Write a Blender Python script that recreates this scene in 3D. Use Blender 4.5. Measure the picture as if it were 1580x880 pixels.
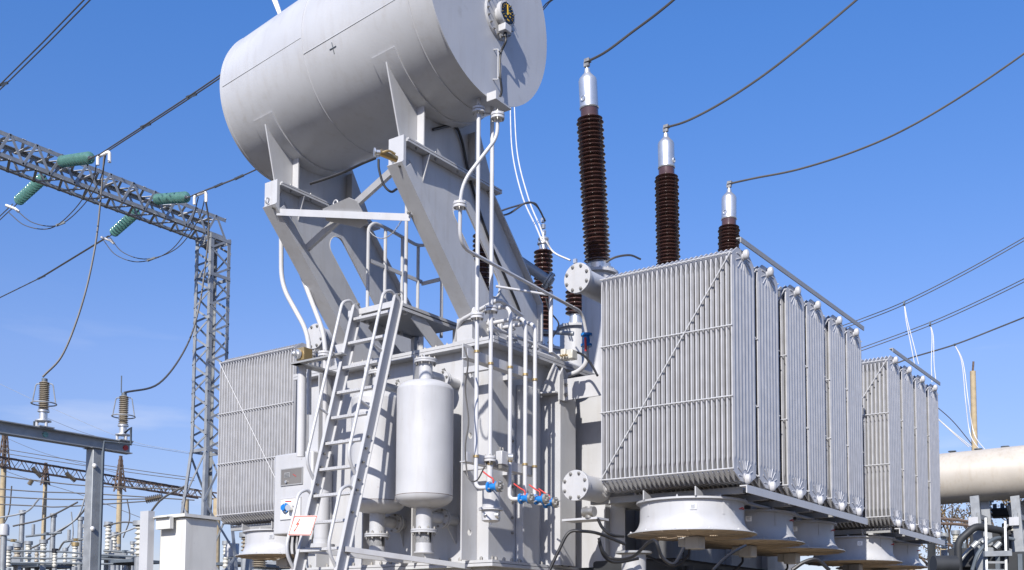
import bpy, math, random
from mathutils import Vector, Matrix
random.seed(7)
R = math.radians
for o in list(bpy.data.objects): bpy.data.objects.remove(o)
SC = bpy.context.scene
COL = SC.collection
V = Vector

# ------------------------------------------------------------ camera
F, YAW, PITCH, ROLL, PY = 1668.0, R(35.76), R(3.94), R(0.30), 865.0
EYE = V((0, 0, 1.7))
_f = V((-math.sin(YAW)*math.cos(PITCH), math.cos(YAW)*math.cos(PITCH), math.sin(PITCH)))
_r0 = V((math.cos(YAW), math.sin(YAW), 0)); _u0 = _r0.cross(_f)
_r = math.cos(ROLL)*_r0 + math.sin(ROLL)*_u0
_u = -math.sin(ROLL)*_r0 + math.cos(ROLL)*_u0
cd = bpy.data.cameras.new('camera'); cam = bpy.data.objects.new('camera', cd); COL.objects.link(cam)
cam.matrix_world = Matrix(((_r.x, _u.x, -_f.x, 0), (_r.y, _u.y, -_f.y, 0), (_r.z, _u.z, -_f.z, 1.7), (0, 0, 0, 1)))
cd.sensor_width = 36; cd.lens = 36*F/1580; cd.shift_y = (PY-440)/1580; cd.clip_end = 5000; cd.clip_start = .1
SC.camera = cam
def at(px, py, X=None, Y=None, Z=None, D=None):
    d = _f + (px-790)/F*_r + (PY-py)/F*_u
    t = X/d.x if X is not None else Y/d.y if Y is not None else (Z-1.7)/d.z if Z is not None else D
    return EYE + t*d

# ------------------------------------------------------------ sky and sun
SUN = V((0.30, -1.0, 0.74)).normalized()       # direction towards the sun
elev = math.asin(SUN.z)
w = bpy.data.worlds.new('World'); SC.world = w; w.use_nodes = True
nt = w.node_tree; N = nt.nodes; L = nt.links
for n in list(N): N.remove(n)
sky = N.new('ShaderNodeTexSky'); sky.sky_type = 'NISHITA'; sky.sun_disc = False
sky.sun_elevation = elev; sky.sun_rotation = math.atan2(SUN.x, SUN.y)
sky.altitude = 300; sky.air_density = 1.0; sky.dust_density = 0.3; sky.ozone_density = 2.2
bg = N.new('ShaderNodeBackground'); bg.inputs[1].default_value = 0.126
hs = N.new('ShaderNodeHueSaturation'); hs.inputs['Saturation'].default_value = 1.25; hs.inputs['Hue'].default_value = .505
tc = N.new('ShaderNodeTexCoord'); mp = N.new('ShaderNodeMapping'); mp.inputs['Scale'].default_value = (1.6, 1.6, 9)
ns = N.new('ShaderNodeTexNoise'); ns.inputs['Scale'].default_value = 3.2; ns.inputs['Detail'].default_value = 6
cr = N.new('ShaderNodeValToRGB'); cr.color_ramp.elements[0].position = .56; cr.color_ramp.elements[1].position = .80
cr.color_ramp.elements[1].color = (.55, .55, .55, 1); cr.color_ramp.elements[0].color = (0, 0, 0, 1)
sep = N.new('ShaderNodeSeparateXYZ'); mr = N.new('ShaderNodeMapRange')
mr.inputs['From Min'].default_value = .30; mr.inputs['From Max'].default_value = .12
mul = N.new('ShaderNodeMath'); mul.operation = 'MULTIPLY'
mx = N.new('ShaderNodeMixRGB'); mx.inputs[2].default_value = (5.6, 5.8, 6.4, 1)
L.new(tc.outputs['Generated'], mp.inputs[0]); L.new(mp.outputs[0], ns.inputs[0]); L.new(ns.outputs[0], cr.inputs[0])
L.new(tc.outputs['Generated'], sep.inputs[0]); L.new(sep.outputs[2], mr.inputs['Value'])
L.new(cr.outputs[0], mul.inputs[0]); L.new(mr.outputs[0], mul.inputs[1]); L.new(mul.outputs[0], mx.inputs[0])
tn = N.new('ShaderNodeMixRGB'); tn.blend_type = 'MULTIPLY'; tn.inputs[0].default_value = 1; tn.inputs[2].default_value = (1.12, .98, 1.10, 1)
rm = N.new('ShaderNodeValToRGB'); rm.color_ramp.elements[0].position = 0; rm.color_ramp.elements[0].color = (.40, .33, .40, 1)
rm.color_ramp.elements[1].position = .5; rm.color_ramp.elements[1].color = (.73, .76, .87, 1)
e_ = rm.color_ramp.elements.new(.11); e_.color = (.54, .44, .50, 1)
e_ = rm.color_ramp.elements.new(.24); e_.color = (.81, .62, .66, 1)
s5 = N.new('ShaderNodeVectorMath'); s5.operation = 'SCALE'; s5.inputs['Scale'].default_value = 1.5
L.new(sep.outputs[2], rm.inputs[0]); L.new(rm.outputs[0], s5.inputs[0]); L.new(s5.outputs[0], tn.inputs[2])
L.new(sky.outputs[0], hs.inputs['Color']); L.new(hs.outputs[0], tn.inputs[1]); L.new(tn.outputs[0], mx.inputs[1]); L.new(mx.outputs[0], bg.inputs[0])
wo = N.new('ShaderNodeOutputWorld'); L.new(bg.outputs[0], wo.inputs[0])
sd = bpy.data.lights.new('sun', 'SUN'); sd.energy = 5.0; sd.angle = R(.53); sd.color = (1, .955, .89)
so = bpy.data.objects.new('sun', sd); COL.objects.link(so); so.rotation_euler = SUN.to_track_quat('Z', 'Y').to_euler()
SC.view_settings.view_transform = 'Standard'; SC.view_settings.look = 'None'
SC.view_settings.exposure = 0.36; SC.view_settings.gamma = 1
SC.render.resolution_x = 1024; SC.render.resolution_y = 570

# ------------------------------------------------------------ materials
def mat(name, col, rough=.5, metal=0, var=.06, dirt=.0, bump=.0, scale=3.0, coat=0, spec=.5, trans=0, dirtcol=(.25, .2, .14), mottle=None, emis=None):
    m = bpy.data.materials.new(name); m.use_nodes = True; t = m.node_tree; n = t.nodes; l = t.links
    b = n['Principled BSDF']; b.inputs['Metallic'].default_value = metal
    b.inputs['Specular IOR Level'].default_value = spec; b.inputs['Coat Weight'].default_value = coat
    b.inputs['Transmission Weight'].default_value = trans
    g = n.new('ShaderNodeNewGeometry')
    a = n.new('ShaderNodeTexNoise'); a.inputs['Scale'].default_value = scale; a.inputs['Detail'].default_value = 5
    l.new(g.outputs['Position'], a.inputs['Vector'])
    r = n.new('ShaderNodeMapRange'); r.inputs['From Min'].default_value = .3; r.inputs['From Max'].default_value = .7
    r.inputs['To Min'].default_value = 1-var; r.inputs['To Max'].default_value = 1+var
    l.new(a.outputs[0], r.inputs[0])
    vm = n.new('ShaderNodeVectorMath'); vm.operation = 'SCALE'; vm.inputs[0].default_value = col
    l.new(r.outputs[0], vm.inputs['Scale'])
    out = vm.outputs[0]
    if dirt:
        mp = n.new('ShaderNodeMapping'); mp.inputs['Scale'].default_value = (11, 11, 1.3)
        l.new(g.outputs['Position'], mp.inputs[0])
        d = n.new('ShaderNodeTexNoise'); d.inputs['Scale'].default_value = 1.0; d.inputs['Detail'].default_value = 8
        d.inputs['Roughness'].default_value = .65
        l.new(mp.outputs[0], d.inputs['Vector'])
        c = n.new('ShaderNodeMapRange'); c.inputs['From Min'].default_value = .50; c.inputs['From Max'].default_value = .78
        c.inputs['To Max'].default_value = dirt; l.new(d.outputs[0], c.inputs[0])
        x = n.new('ShaderNodeMixRGB'); x.inputs[2].default_value = (*dirtcol, 1)
        l.new(c.outputs[0], x.inputs[0]); l.new(out, x.inputs[1]); out = x.outputs[0]
    if mottle:
        d2 = n.new('ShaderNodeTexNoise'); d2.inputs['Scale'].default_value = mottle[0]; d2.inputs['Detail'].default_value = 6
        l.new(g.outputs['Position'], d2.inputs['Vector'])
        c2 = n.new('ShaderNodeMapRange'); c2.inputs['From Min'].default_value = mottle[1]; c2.inputs['From Max'].default_value = mottle[1]+.1
        c2.inputs['To Max'].default_value = mottle[2]; l.new(d2.outputs[0], c2.inputs[0])
        x2 = n.new('ShaderNodeMixRGB'); x2.inputs[2].default_value = (*mottle[3], 1)
        l.new(c2.outputs[0], x2.inputs[0]); l.new(out, x2.inputs[1]); out = x2.outputs[0]
    l.new(out, b.inputs['Base Color'])
    r2 = n.new('ShaderNodeMapRange'); r2.inputs['From Min'].default_value = .3; r2.inputs['From Max'].default_value = .7
    r2.inputs['To Min'].default_value = max(.03, rough-.06); r2.inputs['To Max'].default_value = rough+.08
    l.new(a.outputs[0], r2.inputs[0]); l.new(r2.outputs[0], b.inputs['Roughness'])
    if bump:
        q = n.new('ShaderNodeTexNoise'); q.inputs['Scale'].default_value = 60; q.inputs['Detail'].default_value = 3
        l.new(g.outputs['Position'], q.inputs['Vector'])
        bp = n.new('ShaderNodeBump'); bp.inputs['Strength'].default_value = bump; bp.inputs['Distance'].default_value = .004
        l.new(q.outputs[0], bp.inputs['Height']); l.new(bp.outputs[0], b.inputs['Normal'])
    if emis: b.inputs['Emission Color'].default_value = (*emis, 1)
    return m
M = dict(
    paint=mat('grey_enamel_paint', (.438, .441, .450), .42, dirt=.30, bump=.10, mottle=(26, .705, .55, (.16, .11, .075))),
    paintd=mat('darker_grey_paint', (.28, .285, .29), .5, dirt=.32, bump=.12, mottle=(26, .705, .55, (.16, .11, .075))),
    light=mat('light_grey_paint', (.452, .455, .466), .40, dirt=.20, bump=.08, mottle=(26, .705, .55, (.16, .11, .075))),
    cons=mat('conservator_paint', (.462, .468, .482), .34, var=.06, dirt=.22, bump=.14, scale=1.6, mottle=(5, .66, .30, (.30, .285, .25))),
    rad=mat('radiator_paint', (.435, .438, .455), .42, dirt=.22, var=.09, scale=9),
    radend=mat('radiator_end_paint', (.47, .475, .49), .6, dirt=.2),
    pipe=mat('pipe_paint', (0.516, 0.516, 0.525), .36, dirt=.10),
    galv=mat('galvanised_steel', (.300, .315, .325), .5, metal=.35, var=.14, scale=6, dirt=.2),
    galvd=mat('dark_grey_steel', (.10, .12, .14), .5, var=.15),
    alu=mat('cast_aluminium', (.62, .62, .61), .34, metal=.75, var=.08, bump=.05),
    bolt=mat('zinc_bolts', (.30, .29, .27), .45, metal=.6, var=.2, scale=20),
    por=mat('brown_porcelain', (.080, .040, .032), .17, coat=.5, var=.18, scale=9),
    porw=mat('white_porcelain', (0.527, 0.510, 0.442), .25, var=.08, dirt=.25),
    porb=mat('tan_porcelain', (.30, .26, .20), .3, var=.12),
    glass=mat('green_glass', (.20, .44, .38), .12, trans=.5, var=.15, coat=.3, scale=12),
    wire=mat('aluminium_cable', (.10, .095, .09), .55, metal=.3),
    wirel=mat('bright_cable', (.75, .73, .70), .5, metal=.2),
    rub=mat('black_rubber', (.015, .015, .017), .45),
    blue=mat('blue_valve_paint', (.012, .17, .50), .35, var=.1, scale=20),
    red=mat('red_handle_paint', (.50, .03, .025), .35),
    brass=mat('brass', (.45, .33, .16), .35, metal=.7),
    tan=mat('fan_rust_and_ground_bounce', (.46, .37, .28), .6, var=.15, scale=8, dirt=.3),  # tan puts interior rust and light reflected off the ground into the colour
    white=mat('sign_white', (0.765, 0.756, 0.720), .4, var=.02),
    orange=mat('sign_orange_red', (.62, .10, .05), .5, var=.03),
    black=mat('dial_black', (.012, .012, .012), .3),
    yellow=mat('dial_yellow', (.60, .38, .03), .5),
    windowm=mat('window_dark_glass', (.16, .15, .14), .12, var=.1),
    conc=mat('concrete', (.40, .32, .20), .9, var=.15, dirt=.3, bump=.4, scale=5),
    rust=mat('rusty_steel', (.12, .085, .065), .8, var=.25, scale=12),
    cream=mat('cream_tank_paint', (.455, .415, .355), .5, var=.06, dirt=.35, dirtcol=(.30, .22, .12), mottle=(5, .62, .35, (.33, .27, .2)), bump=.1, scale=2),
    boxm=mat('cream_white_paint', (.60, .59, .55), .5, dirt=.22, bump=.08, mottle=(26, .705, .55, (.16, .11, .075))),
    dark=mat('charcoal_paint_and_shade', (.022, .024, .027), .6, var=.2),  # near-black also serves as painted shade behind the fans
    gravel=mat('gravel', (.062, .055, .045), .95, var=.4, scale=25, bump=.6),
    leaf=mat('dry_leaf', (.20, .14, .06), .7, var=.3, scale=30),
    bark=mat('bark', (.10, .075, .055), .9, var=.2),
)

# ------------------------------------------------------------ mesh helpers
ORG = {}
def org(o):
    while o.parent: o = o.parent
    return ORG.get(o.name, V((0, 0, 0)))
def frame(ax):
    ax = V(ax).normalized(); a = V((0, 0, 1)) if abs(ax.z) < .9 else V((1, 0, 0))
    x = a.cross(ax).normalized(); return x, ax.cross(x).normalized(), ax
class MB:
    def __init__(s): s.v = []; s.f = []
    def add(s, vs, fs):
        k = len(s.v); s.v += [tuple(p) for p in vs]; s.f += [tuple(i+k for i in f) for f in fs]; return s
    def box(s, a, b):
        x0, y0, z0 = a; x1, y1, z1 = b
        return s.add([(x0,y0,z0),(x1,y0,z0),(x1,y1,z0),(x0,y1,z0),(x0,y0,z1),(x1,y0,z1),(x1,y1,z1),(x0,y1,z1)],
                     [(0,3,2,1),(4,5,6,7),(0,1,5,4),(1,2,6,5),(2,3,7,6),(3,0,4,7)])
    def beam(s, p, q, w, h, up=(0, 0, 1)):
        p = V(p); q = V(q); d = (q-p).normalized(); x = d.cross(V(up))
        if x.length < 1e-3: x = d.cross(V((1, 0, 0)))
        x.normalize(); z = x.cross(d); x *= w/2; z *= h/2
        return s.add([p-x-z, p+x-z, p+x+z, p-x+z, q-x-z, q+x-z, q+x+z, q-x+z],
                     [(0,1,2,3),(7,6,5,4),(0,4,5,1),(1,5,6,2),(2,6,7,3),(3,7,4,0)])
    def angle(s, p, q, w, t, a=(1, 0, 0), b=(0, 0, 1)):
        p = V(p); q = V(q); d = (q-p).normalized(); a = V(a); b = V(b)
        a = (a-d*a.dot(d)).normalized(); b = (b-d*b.dot(d)-a*b.dot(a)); b.normalize()
        sec = [(0,0),(w,0),(w,t),(t,t),(t,w),(0,w)]
        vs = [p+a*x+b*y for x, y in sec]+[q+a*x+b*y for x, y in sec]
        return s.add(vs, [(0,1,2,3),(0,3,4,5),(9,8,7,6),(11,10,9,6)]+[(i,i+6,(i+1)%6+6,(i+1)%6) for i in range(6)])
    def prism(s, poly, t):
        t = V(t); n = len(poly); vs = [V(p) for p in poly]+[V(p)+t for p in poly]
        return s.add(vs, [tuple(range(n-1,-1,-1)), tuple(range(n, 2*n))]+[(i,(i+1)%n,(i+1)%n+n,i+n) for i in range(n)])
    def holed(s, outer, hole, t):
        # outer and hole given as equal-count loops
        t = V(t); n = len(outer); vs = [V(p) for p in outer]+[V(p) for p in hole]; vs += [p+t for p in vs]
        fs = []
        for i in range(n):
            j = (i+1) % n
            fs += [(i, j, n+j, n+i), (2*n+j, 2*n+i, 3*n+i, 3*n+j), (j, i, 2*n+i, 2*n+j), (n+i, n+j, 3*n+j, 3*n+i)]
        return s.add(vs, fs)
    def lathe(s, prof, o, ax=(0, 0, 1), n=24, cap=True, a0=0, a1=None):
        x, y, z = frame(ax); o = V(o); full = a1 is None; m = n if full else n+1
        vs = []; fs = []
        for r, h in prof:
            for i in range(m):
                a = 2*math.pi*i/n if full else a0+(a1-a0)*i/n
                vs.append(o+z*h+(x*math.cos(a)+y*math.sin(a))*r)
        for k in range(len(prof)-1):
            for i in range(n):
                j = (i+1) % m
                fs.append((k*m+i, k*m+j, (k+1)*m+j, (k+1)*m+i))
        if cap and full:
            fs.append(tuple(range(n-1, -1, -1))); fs.append(tuple((len(prof)-1)*m+i for i in range(n)))
        return s.add(vs, fs)
    def cyl(s, p, q, r, n=16):
        p = V(p); q = V(q); return s.lathe([(r, 0), (r, (q-p).length)], p, q-p, n)
    def tube(s, pts, r, n=8, closed=False):
        pts = [V(p) for p in pts]; m = len(pts); vs = []; fs = []; px = None
        for i, p in enumerate(pts):
            if closed: d = pts[(i+1) % m]-pts[i-1]
            else: d = pts[min(i+1, m-1)]-pts[max(i-1, 0)]
            d.normalize()
            if px is None: x = frame(d)[0]
            else:
                x = px-d*px.dot(d)
                x = x.normalized() if x.length > 1e-6 else frame(d)[0]
            px = x; y = d.cross(x)
            for k in range(n):
                a = 2*math.pi*k/n; vs.append(p+(x*math.cos(a)+y*math.sin(a))*r)
        for i in range(m if closed else m-1):
            j = (i+1) % m
            for k in range(n): fs.append((i*n+k, i*n+(k+1) % n, j*n+(k+1) % n, j*n+k))
        if not closed: fs += [tuple(range(n-1, -1, -1)), tuple((m-1)*n+k for k in range(n))]
        return s.add(vs, fs)
    def ring(s, c, ax, R_, r, n=32, k=8):
        x, y, z = frame(ax); c = V(c)
        return s.tube([c+(x*math.cos(2*math.pi*i/n)+y*math.sin(2*math.pi*i/n))*R_ for i in range(n)], r, k, True)
    def sphere(s, c, r, n=12):
        return s.lathe([(max(1e-4, r*math.sin(math.pi*k/(n//2))), -r*math.cos(math.pi*k/(n//2))) for k in range(n//2+1)], c, (0, 0, 1), n)
    def bolt(s, p, ax, r=.012, h=.012):
        s.lathe([(r, 0), (r, h), (r*.5, h+.001), (r*.5, h+.010)], p, ax, 6); return s
    def bolts(s, c, ax, rad, n, r=.012, h=.012, a0=.2, both=0):
        x, y, z = frame(ax); c = V(c)
        for i in range(n):
            a = a0+2*math.pi*i/n; q = c+(x*math.cos(a)+y*math.sin(a))*rad
            s.bolt(q, ax, r, h)
            if both: s.bolt(q-z*both, -z, r, h)
        return s
    def mesh(s, name, off=None):
        me = bpy.data.meshes.new(name)
        vs = s.v if off is None else [(x-off.x, y-off.y, z-off.z) for x, y, z in s.v]
        me.from_pydata(vs, [], s.f); me.update(); return me
    def build(s, name, m, parent=None, kind=None, ang=35, label=None, bev=0):
        off = org(parent) if parent else V((0, 0, 0))
        me = s.mesh(name, off); me.materials.append(M[m])
        me.shade_smooth()
        try: me.set_sharp_from_angle(angle=R(ang))
        except Exception: pass
        o = bpy.data.objects.new(name, me); COL.objects.link(o); o.parent = parent
        if kind: o['kind'] = kind
        if label: o['label'] = label
        if bev:
            b = o.modifiers.new('bevel', 'BEVEL'); b.width = bev; b.segments = 2; b.limit_method = 'ANGLE'
        return o
def tag(o, label, cat, group=None):
    o['label'] = label; o['category'] = cat
    if group: o['group'] = group
    return o
def thing(name, label, cat, loc, group=None):
    o = bpy.data.objects.new(name, None); COL.objects.link(o); o.location = V(loc); o.empty_display_size = .2
    ORG[o.name] = V(loc); return tag(o, label, cat, group)
def inst(src, name, parent, loc):
    o = src.copy(); o.name = name; COL.objects.link(o); o.parent = parent
    o.location = V(loc)-org(parent); return o
def copy_tree(o, parent=None):
    c = o.copy(); COL.objects.link(c); c.parent = parent
    for ch in list(o.children): copy_tree(ch, c)
    return c
def solo(mb, name, m, label, cat, group=None, **k):
    return tag(mb.build(name, m, None, **k), label, cat, group)
def path(pts, rad=.08, n=6):
    pts = [V(p) for p in pts]; out = [pts[0]]
    for i in range(1, len(pts)-1):
        a = pts[i-1]-pts[i]; b = pts[i+1]-pts[i]; la = a.length; lb = b.length; a.normalize(); b.normalize()
        r = min(rad, la*.45, lb*.45); p = pts[i]+a*r; q = pts[i]+b*r
        for k in range(n+1):
            t = k/n; out.append(p*(1-t)**2+pts[i]*2*t*(1-t)+q*t*t)
    out.append(pts[-1]); return out
def spline(pts, n=8):
    pts = [V(p) for p in pts]; P = [pts[0]*2-pts[1]]+pts+[pts[-1]*2-pts[-2]]; out = []
    for i in range(1, len(P)-2):
        a, b, c, d = P[i-1:i+3]
        for k in range(n):
            t = k/n; out.append(.5*((2*b)+(c-a)*t+(2*a-5*b+4*c-d)*t*t+(3*b-a-3*c+d)*t**3))
    out.append(pts[-1]); return out
def S(*a): return spline([at(x, y, D=d) for x, y, d in a])

# ------------------------------------------------------------ ground
solo_ground = MB().add([(-1500, -1500, 0), (1500, -1500, 0), (1500, 1500, 0), (-1500, 1500, 0)], [(0, 1, 2, 3)]).build('ground', 'gravel', kind='structure')
MB().box((-12.2, 6.0, .004), (-3.2, 18, .22)).build('concrete_plinth', 'conc', kind='structure')

# ------------------------------------------------------------ transformer tank
TX0, TX1, TY0, TY1 = -9.10, -6.50, 8.62, 16.9
ZF, ZC = 2.44, 4.65
T = thing('transformer_tank', 'big grey steel oil tank of the power transformer with ribbed walls, between the radiators', 'transformer tank', (TX1, TY0, .22))
MB().box((TX0, TY0, ZF), (TX1, TY1, ZC)).build('tank_wall', 'paint', T)
MB().box((TX0-.02, TY0-.02, .95), (TX1+.02, TY1+.02, ZF-.062)).build('lower_tank', 'paint', T)
for x in (-8.9, -6.9):
    MB().box((x-.12, TY0+.1, .22), (x+.12, TY1-.1, .948)).build('base_beam', 'paintd', T)
cv = MB().box((TX0-.14, TY0-.12, ZC+.002), (TX1+.14, TY1+.14, ZC+.035)).build('cover_plate', 'paint', T)
MB().box((TX0-.14, TY0-.118, ZC-.030), (TX1+.138, TY1+.14, ZC-.002)).build('top_flange', 'paint', T)
MB().box((TX0-.14, TY0-.12, ZF-.026), (TX1+.14, TY1+.14, ZF)).build('base_flange', 'light', T)
MB().box((TX0-.14, TY0-.125, ZF-.062), (TX1+.145, TY1+.14, ZF-.032)).build('base_flange', 'light', T)
b = MB()
x = TX0
while x < TX1+.1: b.bolt((x, TY0-.07, ZF), (0, 0, 1), .017, .03); x += .135
y = TY0+.02
while y < TY1: b.bolt((TX1+.08, y, ZF), (0, 0, 1), .017, .03); y += .135
b.build('flange_bolts', 'bolt', T, kind='stuff')
b = MB()
x = TX0
while x < TX1+.1: b.bolt((x, TY0-.07, ZC+.035), (0, 0, 1), .014, .02); x += .15
y = TY0+.02
while y < TY1: b.bolt((TX1+.08, y, ZC+.035), (0, 0, 1), .014, .02); y += .15
b.build('cover_bolts', 'bolt', T, kind='stuff')
# stiffener ribs on the front wall: thin plates standing out
def rib(x, y0, y1, z0, z1, holes=True):
    mb = MB(); zs = [z0, z0+.22, z1-.22, z1]
    mb.box((x-.012, y0, z0), (x+.012, y1, z1)); return mb
def holeplate(x, y0, y1, z0, z1, hz, r=.035):
    """plate in the YZ plane with round holes at heights hz"""
    mb = MB(); yc = (y0+y1)/2; z = z0; segs = []
    for h in hz:
        segs.append((z, h-.08, None)); segs.append((h-.08, h+.08, h)); z = h+.08
    segs.append((z, z1, None))
    for a, c, h in segs:
        if h is None: mb.box((x, y0, a), (x+.016, y1, c))
        else:
            n = 24; outer = []; hole = []
            for i in range(n):
                t = 2*math.pi*i/n; cx, cz = math.cos(t), math.sin(t); k = 1/max(abs(cx), abs(cz))
                outer.append((x, yc+cx*k*(y1-y0)/2, h+cz*k*.08)); hole.append((x, yc+cx*r, h+cz*r))
            mb.holed(outer, hole, (.016, 0, 0))
    return mb
holeplate(-6.66, 8.37, TY0-.001, ZF+.001, ZC-.032, (2.72, 3.7, 4.32), .032).build('stiffener_rib', 'paint', T)
for x in (-7.35, -8.05, -8.75):
    MB().box((x, 8.42, ZF+.001), (x+.016, TY0-.001, ZC-.032)).build('stiffener_rib', 'paint', T)
# right wall: box stiffeners and ribs
for y in (9.08, 10.35, 11.6, 12.9, 14.2, 15.5):
    MB().box((TX1+.001, y, ZF+.001), (TX1+.10, y+.30, ZC-.34)).build('box_stiffener', 'paint', T, bev=.01)
# U profile corner box near the front right with shaped top plates
BY, BX = 9.55, TX1+.25
MB().prism([(TX1+.001, BY, ZF+.001), (BX, BY, ZF+.001), (BX, BY, 4.50), (BX-.09, BY, 4.62), (TX1+.02, BY, 4.40), (TX1+.001, BY, 4.36)], (0, .02, 0)).build('jacking_bracket', 'light', T)
MB().box((BX-.02, BY+.022, ZF+.001), (BX, BY+.30, 4.30)).build('jacking_bracket', 'paint', T)
MB().prism([(BX+.002, BY-.05, 4.20), (BX+.002, BY+.12, 4.20), (BX+.002, BY+.12, 4.50), (BX+.002, BY+.02, 4.56), (BX+.002, BY-.05, 4.46)], (.02, 0, 0)).build('lifting_lug', 'paint', T)
MB().prism([(TX1+.03, BY-.16, 4.27), (BX, BY-.10, 4.27), (BX, BY-.002, 4.27), (TX1+.03, BY-.002, 4.27)], (0, 0, .015)).build('bracket_shelf', 'paint', T)
MB().box((BX+.024, BY+.02, 4.20), (-5.58, BY+.04, 4.43)).build('radiator_arm', 'light', T)
b = MB()
for z in (4.26, 4.37): b.bolt((BX+.06, BY+.02, z), (0, -1, 0), .022, .02)
b.build('arm_bolts', 'bolt', T, kind='stuff')
holeplate(-5.98, 10.0, 10.22, ZF+.001, 4.15, (2.75, 4.05), .035).build('stiffener_rib', 'paint', T)
MB().prism([(-6.498, 10.1, ZF+.002), (-5.78, 10.1, ZF+.002), (-5.78, 10.1, 4.2), (-6.1, 10.1, 4.45), (-6.498, 10.1, 4.5)], (0, .02, 0)).build('gusset_plate', 'light', T)
# bolts column on right wall cover
b = MB()
for k in range(7): b.bolt((TX1+.001, 9.02, 2.75+.16*k), (1, 0, 0), .016, .012)
b.build('wall_bolts', 'bolt', T, kind='stuff')
for k in range(3):
    MB().ring((TX0+.5+.9*k, TY0+.03, ZC+.06), (0, 1, 0), .035, .010, 16, 6).build('lifting_eye', 'light', T)
# low round turrets on the cover
def turret(x, y, z1, r, label):
    t = thing('bushing_turret', label, 'turret', (x, y, ZC+.036), 'turrets on the tank cover')
    MB().lathe([(r, 0), (r, z1-ZC-.07), (r+.05, z1-ZC-.07), (r+.05, z1-ZC-.036)], (x, y, ZC+.036), (0, 0, 1), 36).build('housing', 'paint', t)
    MB().bolts((x, y, z1), (0, 0, 1), r+.02, 14, .014, .014).build('bolts', 'bolt', t, kind='stuff')
    return t

# ------------------------------------------------------------ bushings
def sheds(z0, z1, n, ro, ri, alt=None):
    pr = []; dz = (z1-z0)/n
    for i in range(n):
        r = ro if (alt is None or i % 2 == 0) else alt
        b = z0+i*dz
        pr += [(ri, b), (ri, b+dz*.30), (r-.004, b+dz*.42), (r, b+dz*.50), (r-.004, b+dz*.60), (ri+.012, b+dz*.90)]
    pr.append((ri, z1)); return pr
def hv_bushing(base, top, label, seg=(0, 0)):
    base = V(base); top = V(top); ax = (top-base).normalized(); Ln = (top-base).length
    t = thing('high_voltage_bushing', label, 'bushing', base, 'high voltage bushings on the tank cover')
    h1 = Ln-.72                                       # sheds end
    MB().lathe([(.20, 0), (.20, .04), (.16, .05), (.16, .10), (.135, .13)], base, ax, 28).build('base_flange', 'alu', t)
    MB().lathe(sheds(.13, h1, 2*round((h1-.13)/.098), .172, .115, .160), base, ax, 32).build('porcelain', 'por', t, ang=80)
    MB().lathe([(.112, h1+.0015), (.112, h1+.10)], base, ax, 28).build('porcelain_neck', 'por', t)
    MB().lathe([(.118, h1+.101), (.124, h1+.115), (.115, h1+.12), (.115, h1+.45), (.105, h1+.48), (.04, h1+.55), (.035, h1+.60)], base, ax, 32).build('expansion_cap', 'alu', t)
    fx = frame(ax)
    side = (V((.58, -.81, 0))*.5+V((-.8, -.6, 0))*.5).normalized() if seg[0] == 0 else V((.9, .1, 0)).normalized()
    c = base+ax*(h1+.20)+side*.10
    MB().lathe([(.040, 0), (.040, .022), (.026, .022), (.026, .006)], c, side, 16, cap=True).build('sight_glass', 'alu', t)
    m = MB().cyl(base+ax*(h1+.595), base+ax*(h1+.70), .016, 10)
    q = base+ax*(h1+.66); m.box((q.x-.035, q.y-.02, q.z-.03), (q.x+.035, q.y+.02, q.z+.035)); m.box((q.x-.02, q.y-.035, q.z+.02), (q.x+.05, q.y+.03, q.z+.06))
    m.build('terminal_clamp', 'bolt', t)
    return base+ax*(h1+.69)
HV = [hv_bushing((-6.9, 11.40, 6.24), at(905, 92, X=-6.9), 'tallest brown ribbed bushing with silver cap, leaning left above the round blank flange'),
      hv_bushing((-6.9, 13.31, 6.24), at(1027, 194, X=-6.9), 'middle one of the three brown bushings with silver caps, behind the radiator roof edge', (1, 0)),
      hv_bushing((-6.9, 15.27, 6.24), at(1125, 281, X=-6.9), 'right-hand brown bushing, only its cap and a few sheds above the radiator corner')]
turret(-6.9, 11.40, 6.23, .205, 'round grey turret under the tallest brown bushing')
turret(-6.9, 13.31, 6.23, .205, 'round grey turret under the middle silver-capped bushing')
turret(-6.9, 15.27, 6.23, .205, 'round grey turret under the right-hand silver-capped bushing')
def lv_bushing(x, y, z0, z1, ro, label, top=True):
    t = thing('low_voltage_bushing', label, 'bushing', (x, y, z0), 'low voltage bushings on the tank cover')
    o = V((x, y, z0)); h = z1-z0
    MB().lathe([(.13, 0), (.13, .03), (.09, .04), (.085, .16), (.095, .17)], o, (0, 0, 1), 24).build('base_flange', 'alu', t)
    MB().lathe(sheds(.172, h-.20, max(6, round((h-.37)/.062)), ro, ro*.62), o, (0, 0, 1), 28).build('porcelain', 'por', t, ang=80)
    if top:
        MB().lathe([(.06, h-.198), (.06, h-.12), (.085, h-.115), (.085, h-.09), (.05, h-.085), (.075, h-.05), (.075, h-.03), (.03, h-.01), (.02, h+.06)], o, (0, 0, 1), 24).build('cap', 'alu', t)
        m = MB(); 
        for k in range(3): m.box((x-.02-.006*k, y-.02, z1+.02+.09*k), (x+.03-.006*k, y+.02, z1+.08+.09*k))
        m.build('terminal_clamp', 'alu', t)
    return t
lv_bushing(-8.2, 10.70, 5.30, 7.0, .125, 'brown ribbed bushing seen through the slot of the right support frame')
lv_bushing(-8.2, 12.09, 5.60, 7.20, .134, 'slim brown bushing with twin grey leads, left of the round blank flange')
lv_bushing(-8.2, 12.92, 6.12, 6.86, .150, 'short thick brown bushing below the round blank flange, on a tall turret')
turret(-8.2, 10.70, 5.29, .28, 'round grey turret behind the right support frame')
turret(-8.2, 12.09, 5.59, .27, 'low wide turret under the slim brown bushing')
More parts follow.
